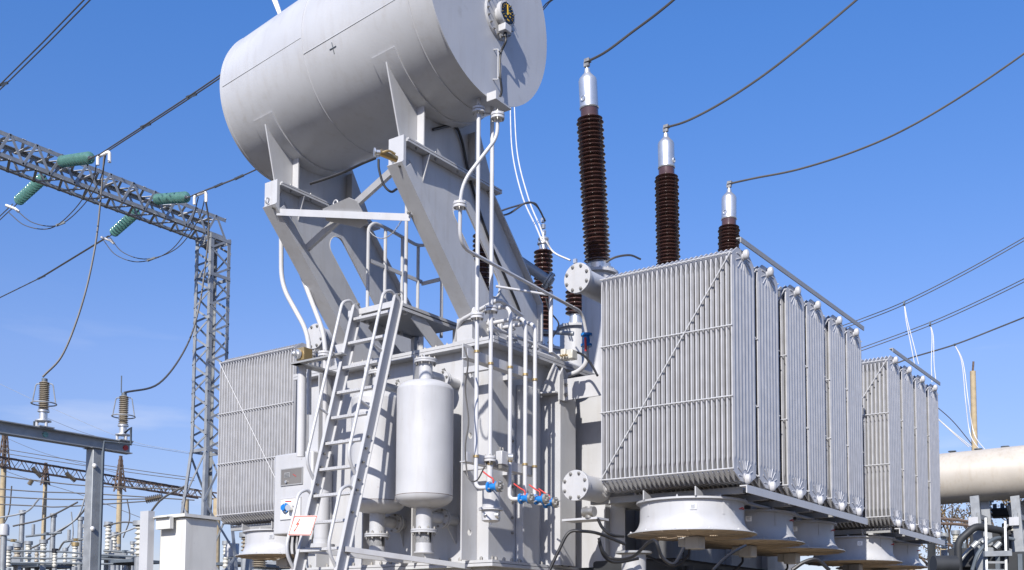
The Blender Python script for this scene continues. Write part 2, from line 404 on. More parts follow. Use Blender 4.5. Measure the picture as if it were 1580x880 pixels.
turret(-8.2, 12.92, 6.11, .225, 'tall narrow turret under the short thick bushing')

# ------------------------------------------------------------ radiators
RX0, RX1, RZ0, RZ1, RW = -5.56, -4.135, 3.15, 5.38, .53
NF = 28; PIT = (RX1-RX0-.014)/(NF-1)
def fin_mesh():
    nfl = 7; prof = []
    for i in range(nfl):
        for u, a in ((0.02, 0), (.28, .06), (.40, 1), (.60, 1), (.72, .06)):
            prof.append(((i+u)/nfl, a))
    prof.append((.998, 0))
    H = RZ1-RZ0
    rings = [(0, .16, 0), (.075, .012, 0), (.19, 0, .05), (.22, 0, 1), (H-.21, 0, 1), (H-.18, 0, .05), (H-.08, .012, 0), (H, .13, 0)]
    vs = []; fs = []; n = len(prof); m = 2*n
    for z, ins, amp in rings:
        for side in (1, -1):
            pp = prof if side > 0 else prof[::-1]
            for u, a in pp: vs.append((side*(.0060+.0080*a*amp), ins+u*(RW-2*ins), z))
    for k in range(len(rings)-1):
        for i in range(m):
            j = (i+1) % m; fs.append((k*m+i, k*m+j, (k+1)*m+j, (k+1)*m+i))
    fs.append(tuple(range(m-1, -1, -1))); fs.append(tuple((len(rings)-1)*m+i for i in range(m)))
    mb = MB(); mb.add(vs, fs); return mb
FINO = None
def radiator(x0, y0, label, group, inner=+1, src=None):
    """x0: inner/outer left X of the fin stack"""
    global FINO
    x1 = x0+PIT*(NF-1)+.014
    t = thing('radiator', label, 'radiator', (x0, y0, RZ0), group)
    for i in range(NF):
        loc = (x0+.007+i*PIT, y0, RZ0)
        if FINO is None:
            FINO = MB(); FINO = fin_mesh().build('fin', 'rad', t, ang=25)
            FINO.location = V(loc)-org(t)
            # built at the origin: undo the root offset in the mesh
            for v in FINO.data.vertices: v.co += V(org(t))
            FINO.data.update()
        else: inst(FINO, 'fin', t, loc)
    # end emboss, header pipes with knobs, rods
    yc = y0+RW/2
    for zc, sg in ((RZ0+.05, 1), (RZ1-.06, -1)):
        mb = MB()
        for k in range(9):
            a = math.pi*(k+.0)/8; d = V((0, math.cos(a), sg*math.sin(a)))
            if k in (0, 8): l0, l1 = .075, .15
            else: l0, l1 = .07, .185
            c = V((x1-.001, yc, zc))
            mb.tube([c+d*l0, c+d*(l0+.01), c+d*(l1-.012), c+d*l1], .006, 6)
        mb.build('end_embossing', 'rad', t, kind='stuff')
    for zc, sg in ((RZ0+.05, -1), (RZ1-.06, 1)):
        # flat raised pad on the outer fin, then the header
        MB().cyl((x0-.16, yc, zc), (x1+.01, yc, zc), .036, 14).build('header_pipe', 'rad', t)
        he = MB().lathe([(.033, 0), (.033, .030), (.029, .042), (.016, .050), (.004, .052)], (x1+.008, yc, zc), (1, 0, 0), 16)
        he.v = [(x_, y_, zc+sg*.022+(z_-zc)*1.45) for x_, y_, z_ in he.v]
        he.build('header_end', 'rad', t)
    for ys in (y0-.006, y0+RW+.006):
        for f in (.045, .345, .655, .96):
            z = RZ1-.035-(RZ1-RZ0-.07)*f if f < .9 else RZ0+.10
            if f < .1: z = RZ1-.085
            MB().cyl((x0-.01, ys, z), (x1+.004, ys, z), .0065, 6).build('tie_rod', 'radend', t)
    a = V((x1-.01, y0-.012, RZ1-.09)); c = V((x0+.01, y0-.012, RZ0+.11))
    if inner < 0: a.x, c.x = x0+.01, x1-.01
    MB().cyl(a, c, .0065, 6).build('diagonal_rod', 'radend', t)
    return t
gr = 'radiators along the right side of the tank'
labs = ['front radiator of the right bank, its whole ribbed side and diagonal rod facing the camera',
        'second radiator of the right bank, directly behind the front one',
        'third radiator of the right bank, first after the wider gap',
        'fourth radiator of the right bank, close behind the third',
        'fifth radiator of the right bank, last but one before the gap to the far bank',
        'sixth radiator, last of the near right bank']
for y, l in zip((9.24, 9.84, 10.58, 11.18, 11.88, 12.48), labs): radiator(RX0, y, l, gr)
labs = ['first radiator of the far right bank, with ribbed side and short diagonal rod visible',
        'second radiator of the far right bank, crossed by soft shadow',
        'third radiator of the far right bank',
        'rearmost radiator of the far right bank, its edge against the sky']
for y, l in zip((14.07, 14.71, 15.36, 16.02), labs): radiator(RX0, y, l, gr)
labs = ['front radiator of the left bank, ribbed side facing the camera beside the lattice tower',
        'second radiator of the left bank, glimpsed behind the ladder',
        'third radiator of the left bank, behind the second', 'rear radiator of the left bank']
LX0 = -11.47
for y, l in zip((9.24, 9.84, 10.58, 11.18), labs): radiator(LX0, y, l, 'radiators along the left side of the tank', inner=-1)

def collector(x, z, y0, y1, r, label, ys, side, rl):
    t = thing('collector_pipe', label, 'oil pipe', (x, y0, z-r), 'collector pipes feeding the radiators')
    MB().cyl((x, y0+.03, z), (x, y1, z), r, 32).build('pipe', 'light', t)
    MB().lathe([(r+.028, 0), (r+.028, .026)], (x, y0, z), (0, 1, 0), 40).build('blank_flange', 'light', t, bev=.003)
    MB().lathe([(r+.026, .03), (r+.026, .052)], (x, y0, z), (0, 1, 0), 40).build('pipe_flange', 'light', t)
    MB().bolts((x, y0, z), (0, -1, 0), r-.012+.012, 8, .017, .014, .39).build('flange_bolts', 'bolt', t, kind='stuff')
    for y in ys:
        MB().cyl((x, y, z), (x+side*rl, y, z), .055, 16).build('nozzle', 'light', t)
        MB().lathe([(.085, -.02), (.085, .02)], (x+side*(rl-.03), y, z), (1, 0, 0), 20).build('nozzle_flange', 'light', t)
RY = [y+RW/2 for y in (9.24, 9.84, 10.58, 11.18, 11.88, 12.48)]
RY2 = [y+RW/2 for y in (14.07, 14.71, 15.36, 16.02)]
collector(-5.76, RZ1-.06, 9.10, 12.9, .128, 'upper collector pipe with round bolted blank flange, left of the front right radiator top', RY, 1, .13)
collector(-5.78, RZ0+.05, 9.10, 12.9, .128, 'lower collector pipe with round bolted blank flange, at the foot of the front right radiator', RY, 1, .13)
collector(-5.76, RZ1-.06, 13.95, 16.6, .128, 'upper collector pipe of the far right radiator bank', RY2, 1, .13)
collector(-5.78, RZ0+.05, 13.95, 16.6, .128, 'lower collector pipe of the far right radiator bank', RY2, 1, .13)
LY = [y+RW/2 for y in (9.24, 9.84, 10.58, 11.18)]
collector(-9.54, RZ1-.06, 9.10, 11.8, .128, 'upper collector pipe with round blank flange, right of the left radiator top', LY, -1, .36)
collector(-9.54, RZ0+.05, 9.10, 11.8, .128, 'lower collector pipe of the left radiator bank, behind the control cabinet', LY, -1, .36)

# rails tying the radiators
def rail(name, p, q, w, h, label, m='light', g='rails along the radiator banks'):
    o = MB().angle(p, q, w, .012, (-1, 0, 0), (0, 0, -1))
    return solo(o, name, m, label, 'rail', g)
rail('top_rail', (-4.10, 9.38, 5.475), (-4.10, 13.02, 5.475), .05, .05, 'thin dark rail running along the tops of the near right radiators', 'paintd')
rail('top_rail', (-4.10, 14.2, 5.475), (-4.10, 16.55, 5.475), .05, .05, 'thin dark rail along the tops of the far right radiators', 'paintd')
rail('bottom_rail', (-4.085, 9.43, 3.115), (-4.085, 12.98, 3.115), .075, .075, 'flat grey bar running under the outer ends of the near right radiators')
rail('bottom_rail', (-4.085, 14.3, 3.115), (-4.085, 16.55, 3.115), .075, .075, 'flat grey bar running under the outer ends of the far right radiators')
def cradle(x0, x1, ys, xs, label):
    t = thing('radiator_cradle', label, 'support frame', (x0, ys[0], 2.97), 'steel frames under the radiators')
    for y in ys: MB().box((x0, y-.03, 3.06), (x1, y+.03, 3.125)).build('cross_beam', 'paintd', t)  # beams painted darker to put the shade under the radiators into the colour
    for x in xs: MB().box((x-.03, ys[0]-.05, 3.04), (x+.03, ys[-1]+.05, 3.058)).build('long_bar', 'paint', t)
cradle(-5.9, -4.2, [9.62, 10.2, 10.85, 11.45, 12.1, 12.75], (-5.1, -4.45), 'steel beams under the near right radiators, above the fans')
cradle(-5.9, -4.2, [14.3, 14.95, 15.6, 16.3], (-5.1, -4.45), 'steel beams under the far right radiators')
cradle(-11.4, -9.7, [9.46, 10.1, 10.8, 11.45], (-11.0, -10.3), 'steel beams under the left radiators')

# ------------------------------------------------------------ cooling fans
FANZ = 3.035
def make_fan(x, y):
    t = thing('cooling_fan', '', 'cooling fan', (x, y, FANZ), 'cooling fans hanging under the radiators')
    o = (x, y, FANZ)
    pr = [(.553, 0), (.553, -.018), (.517, -.02), (.517, -.165)]
    for k in range(1, 9):
        u = k/8; pr.append((.517+.118*(1-math.cos(u*math.pi/2)), -.165-.155*math.sin(u*math.pi/2)))
    pr += [(.642, -.322), (.642, -.329), (.626, -.329)]
    for k in range(7, -1, -1):
        u = k/8; pr.append((.511+.115*(1-math.cos(u*math.pi/2)), -.165-.150*math.sin(u*math.pi/2)))
    pr += [(.511, -.004)]
    MB().lathe(pr, o, (0, 0, 1), 64, cap=False).build('shroud', 'light', t, ang=50)
    g = MB()
    for k in range(25): g.ring((x, y, FANZ-.331), (0, 0, 1), .06+.0230*k, .0040, 48, 4)
    for k in range(16):
        a = k*math.pi/8; g.beam((x+.05*math.cos(a), y+.05*math.sin(a), FANZ-.335), (x+.635*math.cos(a), y+.635*math.sin(a), FANZ-.335), .008, .006)
    g.build('wire_guard', 'tan', t, kind='stuff')
    h = MB().cyl((x, y, FANZ-.22), (x, y, FANZ-.10), .10, 20).build('hub', 'tan', t)
    for k in range(6):
        a = k*math.pi/3; c, s_ = math.cos(a), math.sin(a)
        pts = []
        for (r_, w_, zz) in ((.10, -.07, -.20), (.46, -.11, -.19), (.46, .11, -.11), (.10, .07, -.11)):
            pts.append((x+c*r_-s_*w_, y+s_*r_+c*w_, FANZ+zz))
        MB().prism(pts, (0, 0, .006)).build('blade', 'tan', t)
    for a in (R(-118), R(-28), R(62), R(152)):
        c, s_ = math.cos(a), math.sin(a)
        MB().prism([(x+c*.5185-s_*w_, y+s_*.5185+c*w_, FANZ+z_) for w_, z_ in ((-.012, -.025), (.012, -.025), (.012, -.165), (-.012, -.165))], (c*.003, s_*.003, 0)).build('joint_strip', 'light', t)
    ec, es = math.cos(R(5)), math.sin(R(5))
    MB().tube(spline([(x+ec*.518, y+es*.518, FANZ-.09), (x+ec*.545, y+es*.545-.02, FANZ-.10), (x+ec*.55, y+es*.55-.05, FANZ-.085), (x+ec*.53, y+es*.53-.08, FANZ-.10)], 4), .005, 5).build('earth_wire', 'red', t)
    mo = MB().box((x-.055, y-.055, FANZ-.47), (x+.10, y+.10, FANZ-.341)).build('motor', 'paint', t, bev=.012)
    MB().box((x-.14, y-.03, FANZ-.44), (x-.06, y+.08, FANZ-.345)).build('terminal_box', 'paint', t, bev=.006)
    bb = MB()
    for k in range(12):
        a = k*math.pi/6+.2; bb.sphere((x+.622*math.cos(a), y+.622*math.sin(a), FANZ-.312), .010, 8)
    for k in range(8):
        a = k*math.pi/4+.2; bb.bolt((x+.538*math.cos(a), y+.538*math.sin(a), FANZ), (0, 0, 1), .010, .012)
    bb.build('screws', 'pipe', t, kind='stuff')
    a = R(-62); c, s_ = math.cos(a), math.sin(a)
    p = V((x+c*.520, y+s_*.520, FANZ-.10)); tx = V((-s_, c, 0)); n_ = V((c, s_, 0))
    pl = MB().prism([p-tx*.032-V((0, 0, .028)), p+tx*.032-V((0, 0, .028)), p+tx*.032+V((0, 0, .028)), p-tx*.032+V((0, 0, .028))], n_*.003).build('name_plate', 'alu', t)
    p2 = p+n_*.0045; mm = MB()
    for k in range(4): mm.prism([p2+tx*(-.022)+V((0,0,.014-.010*k)), p2+tx*(.02-.008*(k % 2))+V((0,0,.014-.010*k)), p2+tx*(.02-.008*(k % 2))+V((0,0,.017-.010*k)), p2+tx*(-.022)+V((0,0,.017-.010*k))], n_*.0006)
    mm.build('plate_lines', 'galvd', t)
    for bx in (-.28, .28):
        MB().prism([(x+bx, y-.50, FANZ+.002), (x+bx, y-.34, FANZ+.002), (x+bx, y-.34, FANZ+.04), (x+bx, y-.50, FANZ+.09)], (.012, 0, 0)).build('hanger', 'paint', t)
    return t
fan0 = make_fan(-4.85, 9.82); fan0['label'] = 'front cooling fan under the near corner of the right radiators, with small name plate'
for x, y, l in ((-4.85, 11.12, 'second cooling fan of the right row, half in shade'), (-4.85, 12.42, 'third cooling fan of the right row'),
                (-4.85, 14.75, 'first fan under the far right bank, brightly lit in front'), (-4.85, 16.0, 'rearmost cooling fan under the far right bank'),
                (-10.75, 9.80, 'cooling fan under the left radiator, beside the control cabinet'), (-10.75, 11.1, 'second cooling fan under the left radiators, behind the cabinet')):
    c = copy_tree(fan0); c.location = (x, y, FANZ); c['label'] = l

# ------------------------------------------------------------ conservator
CY, CZ, CR, CX0, CX1 = 7.99, 7.78, .945, -9.03, -6.05
CN = thing('oil_conservator', 'big pale grey horizontal oil tank held high over the ladder by two slanting frames', 'oil tank', ((CX0+CX1)/2, CY, CZ-CR))
TILT = .085
cax = V((1, 0, TILT)).normalized()
def cpt(x, a, r=CR):       # point on the shell, a measured from -Z towards -Y
    r += (x-CX1)*.046
    return V((x, CY-r*math.sin(a), CZ+(x-CX1)*TILT-r*math.cos(a)))
def ringpts(x, r, n=96): return [cpt(x, 2*math.pi*i/n, r) for i in range(n)]
def shell(xr, m, name, n=96, cap0=False, cap1=False, parent=None):
    mb = MB(); vs = []; fs = []
    for x, r in xr: vs += ringpts(x, r, n)
    for k in range(len(xr)-1):
        for i in range(n):
            j = (i+1) % n; fs.append((k*n+j, k*n+i, (k+1)*n+i, (k+1)*n+j))
    if cap0: fs.append(tuple(range(n)))
    if cap1: fs.append(tuple((len(xr)-1)*n+i for i in range(n-1, -1, -1)))
    mb.add(vs, fs); return mb.build(name, m, parent or CN, ang=30)
shell([(CX0+.06, CR-.045), (CX0+.015, CR-.02), (CX0, CR), (-7.72, CR)], 'cons', 'shell', cap0=True)
shell([(-7.72, CR+.004), (-6.32, CR+.004)], 'cons', 'shell')
shell([(-6.32, CR), (CX1, CR)], 'cons', 'shell')
shell([(CX1-.004, CR+.02), (CX1+.010, CR+.02)], 'cons', 'end_plate', cap0=True, cap1=True)
for x in (-7.72, -6.32, CX0+.03):
    MB().tube(ringpts(x, CR+.004 if x > CX0+.1 else CR-.002), .0075, 6, True).build('weld_seam', 'cons', CN)
MB().tube([cpt(CX0+.05, R(86), CR+.001), cpt(-7.72, R(86), CR-.001)], .0050, 5).build('weld_seam', 'cons', CN)
MB().tube([cpt(-7.715, R(75), CR+.005), cpt(-6.32, R(75), CR+.003)], .0050, 5).build('weld_seam', 'cons', CN)
# cross mark on the shell
for (dx, da) in ((.045, 0), (0, .055)):
    MB().tube([cpt(-7.32-dx, R(69)-da, CR+.006), cpt(-7.32+dx, R(69)+da, CR+.006)], .005, 5).build('cross_mark', 'galvd', CN)
# saddle reinforcement pads
X1F, X2F = -8.50, -6.75
for xf in (X1F, X2F):
    mb = MB(); n = 40; vs = []; fs = []
    for i in range(n+1):
        a = R(53)-R(106)*i/n
        for x, r in ((xf-.15, CR), (xf-.15, CR+.020), (xf+.15, CR+.020), (xf+.15, CR)): vs.append(cpt(x, a, r))
    for i in range(n):
        for k in range(3): fs.append((i*4+k, i*4+k+1, i*4+4+k+1, i*4+4+k))
    fs += [(0, 1, 2, 3), (n*4+3, n*4+2, n*4+1, n*4)]
    mb.add(vs, fs).build('saddle_pad', 'cons', CN)
# level gauge on the end plate
gx = CX1+.010; GC = V((gx, *at(783, 21, X=gx+.11)[1:]))
MB().lathe([(.212, 0), (.212, .018)], GC, (1, 0, 0), 48).build('manhole_cover', 'light', CN, bev=.003)
MB().lathe([(.218, 0), (.218, .012)], GC-V((0, 0, 0)), (1, 0, 0), 48).build('manhole_ring', 'paint', CN)
bb = MB()
for i in range(18):
    a = 2*math.pi*i/18; p = GC+V((.018, math.cos(a)*.195, math.sin(a)*.195)); bb.cyl(p, p+V((.028, 0, 0)), .0055, 6); bb.bolt(p, (1, 0, 0), .011, .009)
bb.build('manhole_bolts', 'bolt', CN, kind='stuff')
GA = thing('oil_level_gauge', 'round oil level gauge with black dial and yellow markings on the tank end', 'gauge', GC+V((.02, 0, 0)))
MB().lathe([(.085, 0), (.085, .03), (.072, .033), (.072, .045), (.122, .050), (.122, .090), (.104, .094), (.104, .086)], GC+V((.02, 0, 0)), (1, 0, 0), 40).build('housing', 'light', GA)
DX = gx+.112
MB().lathe([(.099, 0), (.099, .004)], (DX, GC.y, GC.z), (1, 0, 0), 40).build('dial', 'black', GA)
mk = MB()
def dq(mb, u0, u1, v0, v1, t=.002):   # rectangle on the dial, u to +Y, v up
    mb.box((DX+.0045, GC.y+u0, GC.z+v0), (DX+.0045+t, GC.y+u1, GC.z+v1))
for i in range(13):
    a = R(-30)+R(240)*i/12; c, s_ = math.cos(a), math.sin(a); r0 = .070 if i % 3 == 0 else .078
    mk.beam((DX+.006, GC.y-c*r0, GC.z+s_*r0), (DX+.006, GC.y-c*.089, GC.z+s_*.089), .003, .005, (1, 0, 0))
mk.build('scale_marks', 'yellow', GA, kind='stuff')
MB().beam((DX+.009, GC.y-.005, GC.z-.02), (DX+.009, GC.y-.012, GC.z+.078), .003, .010, (1, 0, 0)).build('needle', 'yellow', GA)
mk = MB(); dq(mk, -.050, -.022, -.055, -.043); dq(mk, -.012, .022, -.075, -.060); dq(mk, .018, .045, -.03, -.015); dq(mk, .02, .05, .005, .02)
mk.build('dial_print', 'yellow', GA)
mk = MB(); dq(mk, .005, .028, .03, .042); dq(mk, -.03, -.01, -.02, -.01); mk.build('dial_print', 'glass', GA)
rb = MB()
for i in range(8):
    a = 2*math.pi*i/8+.3; rb.bolt((gx+.1135, GC.y+.109*math.cos(a), GC.z+.109*math.sin(a)), (1, 0, 0), .006, .005)
rb.build('rim_screws', 'bolt', GA, kind='stuff')
MB().box((gx+.04, GC.y-.055, GC.z-.185), (gx+.125, GC.y+.050, GC.z-.115)).build('terminal_box', 'light', GA, bev=.006)
MB().cyl((gx+.085, GC.y, GC.z-.225), (gx+.085, GC.y, GC.z-.186), .018, 12).build('cable_gland', 'rub', GA)
cabY = at(770, 120, X=gx+.03)[1]
cab = spline([(gx+.085, GC.y, GC.z-.22), (gx+.10, GC.y-.01, GC.z-.28), (gx+.045, cabY+.015, GC.z-.36), (gx+.04, cabY, GC.z-.45), (gx+.045, cabY, GC.z-.62), (gx+.04, cabY+.03, GC.z-.74), (gx+.02, cabY+.035, GC.z-.80)], 8)
solo(MB().tube(cab, .0115, 8), 'gauge_cable', 'rub', 'black cable dropping from the gauge down the tank end', 'cable')
cg = thing('cable_guide', 'thin welded rod guide holding the cable on the tank end', 'bracket', (gx, cabY-.03, GC.z-.65))
MB().tube(path([(gx, cabY-.05, GC.z-.36), (gx+.04, cabY-.03, GC.z-.36), (gx+.04, cabY-.03, GC.z-.66), (gx, cabY-.06, GC.z-.66)], .01), .0065, 6).build('rod', 'light', cg)
for z in (-.38, -.64): MB().cyl((gx+.045, cabY-.035, GC.z+z), (gx+.045, cabY+.02, GC.z+z), .007, 6).build('strap', 'bolt', cg)
# ledge bracket at the bottom of the end plate
lb = V((gx, *at(772, 168, X=gx)[1:]))
MB().prism([(gx+.001, lb.y-.22, lb.z+.06), (gx+.001, lb.y-.20, lb.z+.06), (gx+.001, lb.y-.20, lb.z-.005), (gx+.001, lb.y+.03, lb.z-.015), (gx+.001, lb.y+.03, lb.z-.03), (gx+.001, lb.y-.22, lb.z-.02)], (.11, 0, 0)).build('bottom_bracket', 'light', CN)

# ------------------------------------------------------------ conservator support frames
def slotloop(Y0, Z0, Y1, Z1, w, n=12):
    """stadium loop between two centres in YZ"""
    d = V((0, Y1-Y0, Z1-Z0)).normalized(); e = V((0, -d.z, d.y)); out = []
    for i in range(n+1):
        a = math.pi*i/n; out.append(V((0, Y1, Z1))+e*w*math.cos(a)+d*w*math.sin(a))
    for i in range(n+1):
        a = math.pi*i/n; out.append(V((0, Y0, Z0))-e*w*math.cos(a)-d*w*math.sin(a))
    return out
def support(xf, label, sign):
    t = thing('conservator_support', label, 'support frame', (xf, 9.1, ZC+.036), 'slanting frames that carry the oil tank')
    # web outline (YZ), front bottom -> counter order, resampled to match the slot loop
    corners = [V((0, 9.62, 4.94)), V((0, 9.86, 5.00)), V((0, 9.80, 5.40)), V((0, 8.86, 6.375)), V((0, 7.60, 6.375)), V((0, 7.50, 6.135)), V((0, 8.62, 4.94))]
    hole = slotloop(8.99, 5.40, 8.43, 6.00, .125)
    cen = sum(hole, V((0, 0, 0)))/len(hole)
    def cast(d):
        best = None
        for i in range(len(corners)):
            a = corners[i]; b_ = corners[(i+1) % len(corners)]; e = b_-a
            den = d.y*e.z-d.z*e.y
            if abs(den) < 1e-9: continue
            s_ = ((a.y-cen.y)*e.z-(a.z-cen.z)*e.y)/den; u = ((a.y-cen.y)*d.z-(a.z-cen.z)*d.y)/den
            if s_ > 0 and -1e-6 <= u <= 1+1e-6 and (best is None or s_ < best): best = s_
        return cen+d*best
    angs = [(math.atan2(h.z-cen.z, h.y-cen.y), h) for h in hole]
    extra = []
    for c in corners: extra.append(math.atan2(c.z-cen.z, c.y-cen.y))
    # snap nearest hole ray to every corner
    outer = [cast((h-cen).normalized()) for h in hole]
    for c, a in zip(corners, extra):
        k = min(range(len(outer)), key=lambda i: (outer[i]-c).length); outer[k] = c.copy()
    sh = V((xf-.01, 0, 0))
    MB().holed([o_+sh for o_ in outer], [h+sh for h in hole], (.02, 0, 0)).build('web_plate', 'paint', t)
    # front leg: box section, rear flange
    d = V((0, 7.50-8.62, 6.135-4.94)).normalized()
    MB().beam((xf, 8.58, 4.94), (xf, 7.44, 6.165), .19, .035, (0, d.z, -d.y)).build('front_leg', 'paint', t)
    MB().box((xf-.095, 0, 0), (xf-.094, .001, .001)) if False else None
    MB().beam((xf+.088, 8.645, 4.94), (xf+.088, 7.52, 6.145), .012, .10, (0, d.z, -d.y)).build('front_leg_lip', 'paint', t)
    MB().beam((xf-.088, 8.645, 4.94), (xf-.088, 7.52, 6.145), .012, .10, (0, d.z, -d.y)).build('front_leg_lip', 'paint', t)
    MB().beam((xf, 9.83, 5.40), (xf, 8.88, 6.375), .15, .018, (0, d.z, -d.y)).build('rear_leg', 'paint', t)
    MB().box((xf-.075, 9.822, ZC+.036), (xf+.075, 9.84, 5.40)).build('rear_foot', 'paint', t)
    MB().box((xf-.10, 8.52, ZC+.036), (xf+.10, 9.82, 4.935)).build('pedestal', 'light', t)
    for sg_ in (-.012, .012):
        MB().tube([(xf+sg_, 8.70, 4.96), (xf+sg_, 7.63, 6.26)], .006, 5).build('weld_bead', 'paint', t)
    MB().tube([V((xf+.012, p.y, p.z)) for p in hole], .005, 5, True).build('slot_edge', 'paint', t)
    # horizontal head beam
    MB().box((xf-.10, 7.50, 6.380), (xf+.10, 9.02, 6.400)).build('head_plate', 'light', t)
    MB().box((xf-.10, 7.52, 6.407), (xf+.10, 9.02, 6.423)).build('saddle_base', 'light', t)
    MB().box((xf-.105, 7.462, 6.145), (xf+.085, 7.498, 6.430)).build('end_plate', 'light', t)
    MB().ring((xf-.03, 7.44, 6.215), (1, 0, 0), .032, .009, 16, 6).build('lifting_eye', 'light', t)
    for s_ in (1,):
        MB().prism([(xf+.10, 7.83, 6.375), (xf+.10, 7.83, 6.375), (xf+.012, 7.83, 6.115), (xf+.012, 7.83, 6.375)][1:], (0, .012, 0)).build('gusset', 'light', t)
    # saddle web under the shell
    pts = [V((xf-.008, 7.60, 6.424))]
    a0, a1 = R(48), R(-48)
    up = [cpt(xf, a0+(a1-a0)*i/20, CR+.021) for i in range(21)]
    pts = [V((0, 9.0, 6.424)), V((0, 8.85, 6.85))]+[V((0, p.y, p.z)) for p in up[::-1]]+[V((0, 7.36, 6.86)), V((0, 7.50, 6.424))]
    mb = MB(); n = len(up); zb = 6.424
    vs = []
    for i, p in enumerate(up):
        u = i/(n-1); yb = 7.50+(9.0-7.50)*u
        vs += [V((xf-.008, p.y, p.z)), V((xf-.008, yb, zb)), V((xf+.008, p.y, p.z)), V((xf+.008, yb, zb))]
    fs = []
    for i in range(n-1):
        k = i*4; fs += [(k, k+1, k+5, k+4), (k+2, k+6, k+7, k+3), (k, k+4, k+6, k+2), (k+1, k+3, k+7, k+5)]
    fs += [(0, 2, 3, 1), ((n-1)*4, (n-1)*4+1, (n-1)*4+3, (n-1)*4+2)]
    mb.add(vs, fs).build('saddle_web', 'paint', t)
    MB().box((xf+.010, 7.74, 6.424), (xf+.095, 7.756, 6.90)).build('saddle_stiffener', 'light', t)
    MB().cyl((xf+.052, 7.7385, 6.84), (xf+.052, 7.7375, 6.84), .016, 14).build('bolt_hole', 'black', t)
    MB().box((xf+.010, 8.55, 6.424), (xf+.095, 8.566, 6.88)).build('saddle_stiffener', 'paint', t)
    bb = MB()
    for y in (7.66, 7.95, 8.3, 8.6, 8.9): bb.bolt((xf+.07, y, 6.379), (0, 0, -1), .012, .014); bb.bolt((xf+.07, y, 6.424), (0, 0, 1), .012, .014)
    for z in (.25, .6): bb.bolt(V((xf+.05, 8.58, 4.94)).lerp(V((xf+.05, 7.44, 6.165)), .97)+V((0, -.02, .0)), (0, -1, -.5), .014, .016)
    for y in (8.60, 8.90, 9.2, 9.5, 9.74): bb.bolt((xf+.115, y, ZC+.036), (0, 0, 1), .014, .02)
    bb.build('bolts', 'bolt', t, kind='stuff')
    MB().box((xf-.13, 8.50, ZC+.0352), (xf+.13, 9.82, ZC+.046)).build('foot_plate', 'paint', t)
support(X1F, 'left slanting support frame with slotted web, under the left end of the oil tank', -1)
support(X2F, 'right slanting support frame with a long slot in its web, close to the vertical pipes', 1)
# cross bracing between the frames
br = thing('cross_bracing', 'crossed angle bars with a centre gusset between the two slanting frames', 'bracing', (-7.6, 7.6, 5.8))
A1 = at(428, 322, X=X1F+.06); A2 = at(634, 330, X=X2F-.06); B1 = at(467, 388, X=X1F+.05); B2 = at(606, 262, X=X2F-.06)
MB().angle(A1, A2, .07, .008, (0, 1, 0), (0, 0, -1)).build('brace_bar', 'light', br)
MB().angle(B1+V((0, .03, 0)), B2+V((0, .03, 0)), .06, .008, (0, 1, .3), (-.3, 0, 1)).build('brace_bar', 'paint', br)
GM = (A1+A2)/2; ex = (A2-A1).normalized(); ez = V((0, -.62, .78)); g0 = GM+V((-.02, .03, .0))
MB().prism([g0-ex*.26-ez*.10, g0+ex*.13-ez*.16, g0+ex*.27-ez*.10, g0+ex*.24+ez*.13, g0+ex*.16+ez*.16, g0-ex*.24+ez*.03], (0, .010, .004)).build('gusset_plate', 'paint', br)
MB().ring(g0+V((-.10, 0, .12)), (0, 1, 0), .03, .008, 14, 6).build('lifting_eye', 'light', br)
for p in (B1, A2, A1): MB().bolt(p+V((0, -.02, 0)), (0, -1, 0), .018, .02).build('bolt', 'bolt', br)
# buchholz-like gauge under the conservator between frames
bz = thing('tank_thermometer', 'small round dial thermometer on a brass fitting, left of the right frame top', 'gauge', at(582, 236, D=8.9))
p = at(577, 235, D=8.85)
MB().lathe([(.035, 0), (.035, .012), (.02, .014), (.02, .05)], p, (.62, .78, .08), 20).build('dial', 'alu', bz)
q = p+V((.62, .78, .08)).normalized()*.05
MB().cyl(q, at(612, 246, D=8.95), .028, 14).build('body', 'brass', bz)
MB().tube(spline([at(590, 236, D=8.85), at(600, 233, D=8.86), at(610, 238, D=8.88)]), .010, 8).build('elbow', 'brass', bz)
solo(MB().tube(S((584, 246, 8.85), (585, 262, 8.85), (592, 285, 8.85), (603, 296, 8.85), (612, 292, 8.9)), .010, 8), 'hose', 'rub', 'short black hose looping below the small dial thermometer', 'hose')
solo(MB().tube(S((478, 284, 9.1), (500, 277, 9.1), (530, 266, 9.1), (560, 252, 9.0), (580, 244, 9.0)), .012, 8), 'hose', 'rub', 'black cable hugging the underside of the oil tank left of the thermometer', 'cable')
solo(MB().tube(spline([at(x, y, X=-6.72) for x, y in ((668, 200), (700, 195), (712, 215), (722, 262), (738, 320), (757, 375), (783, 435), (800, 475), (806, 500))]), .014, 8), 'hose', 'rub', 'long black cable running down the rear edge of the right frame', 'cable')

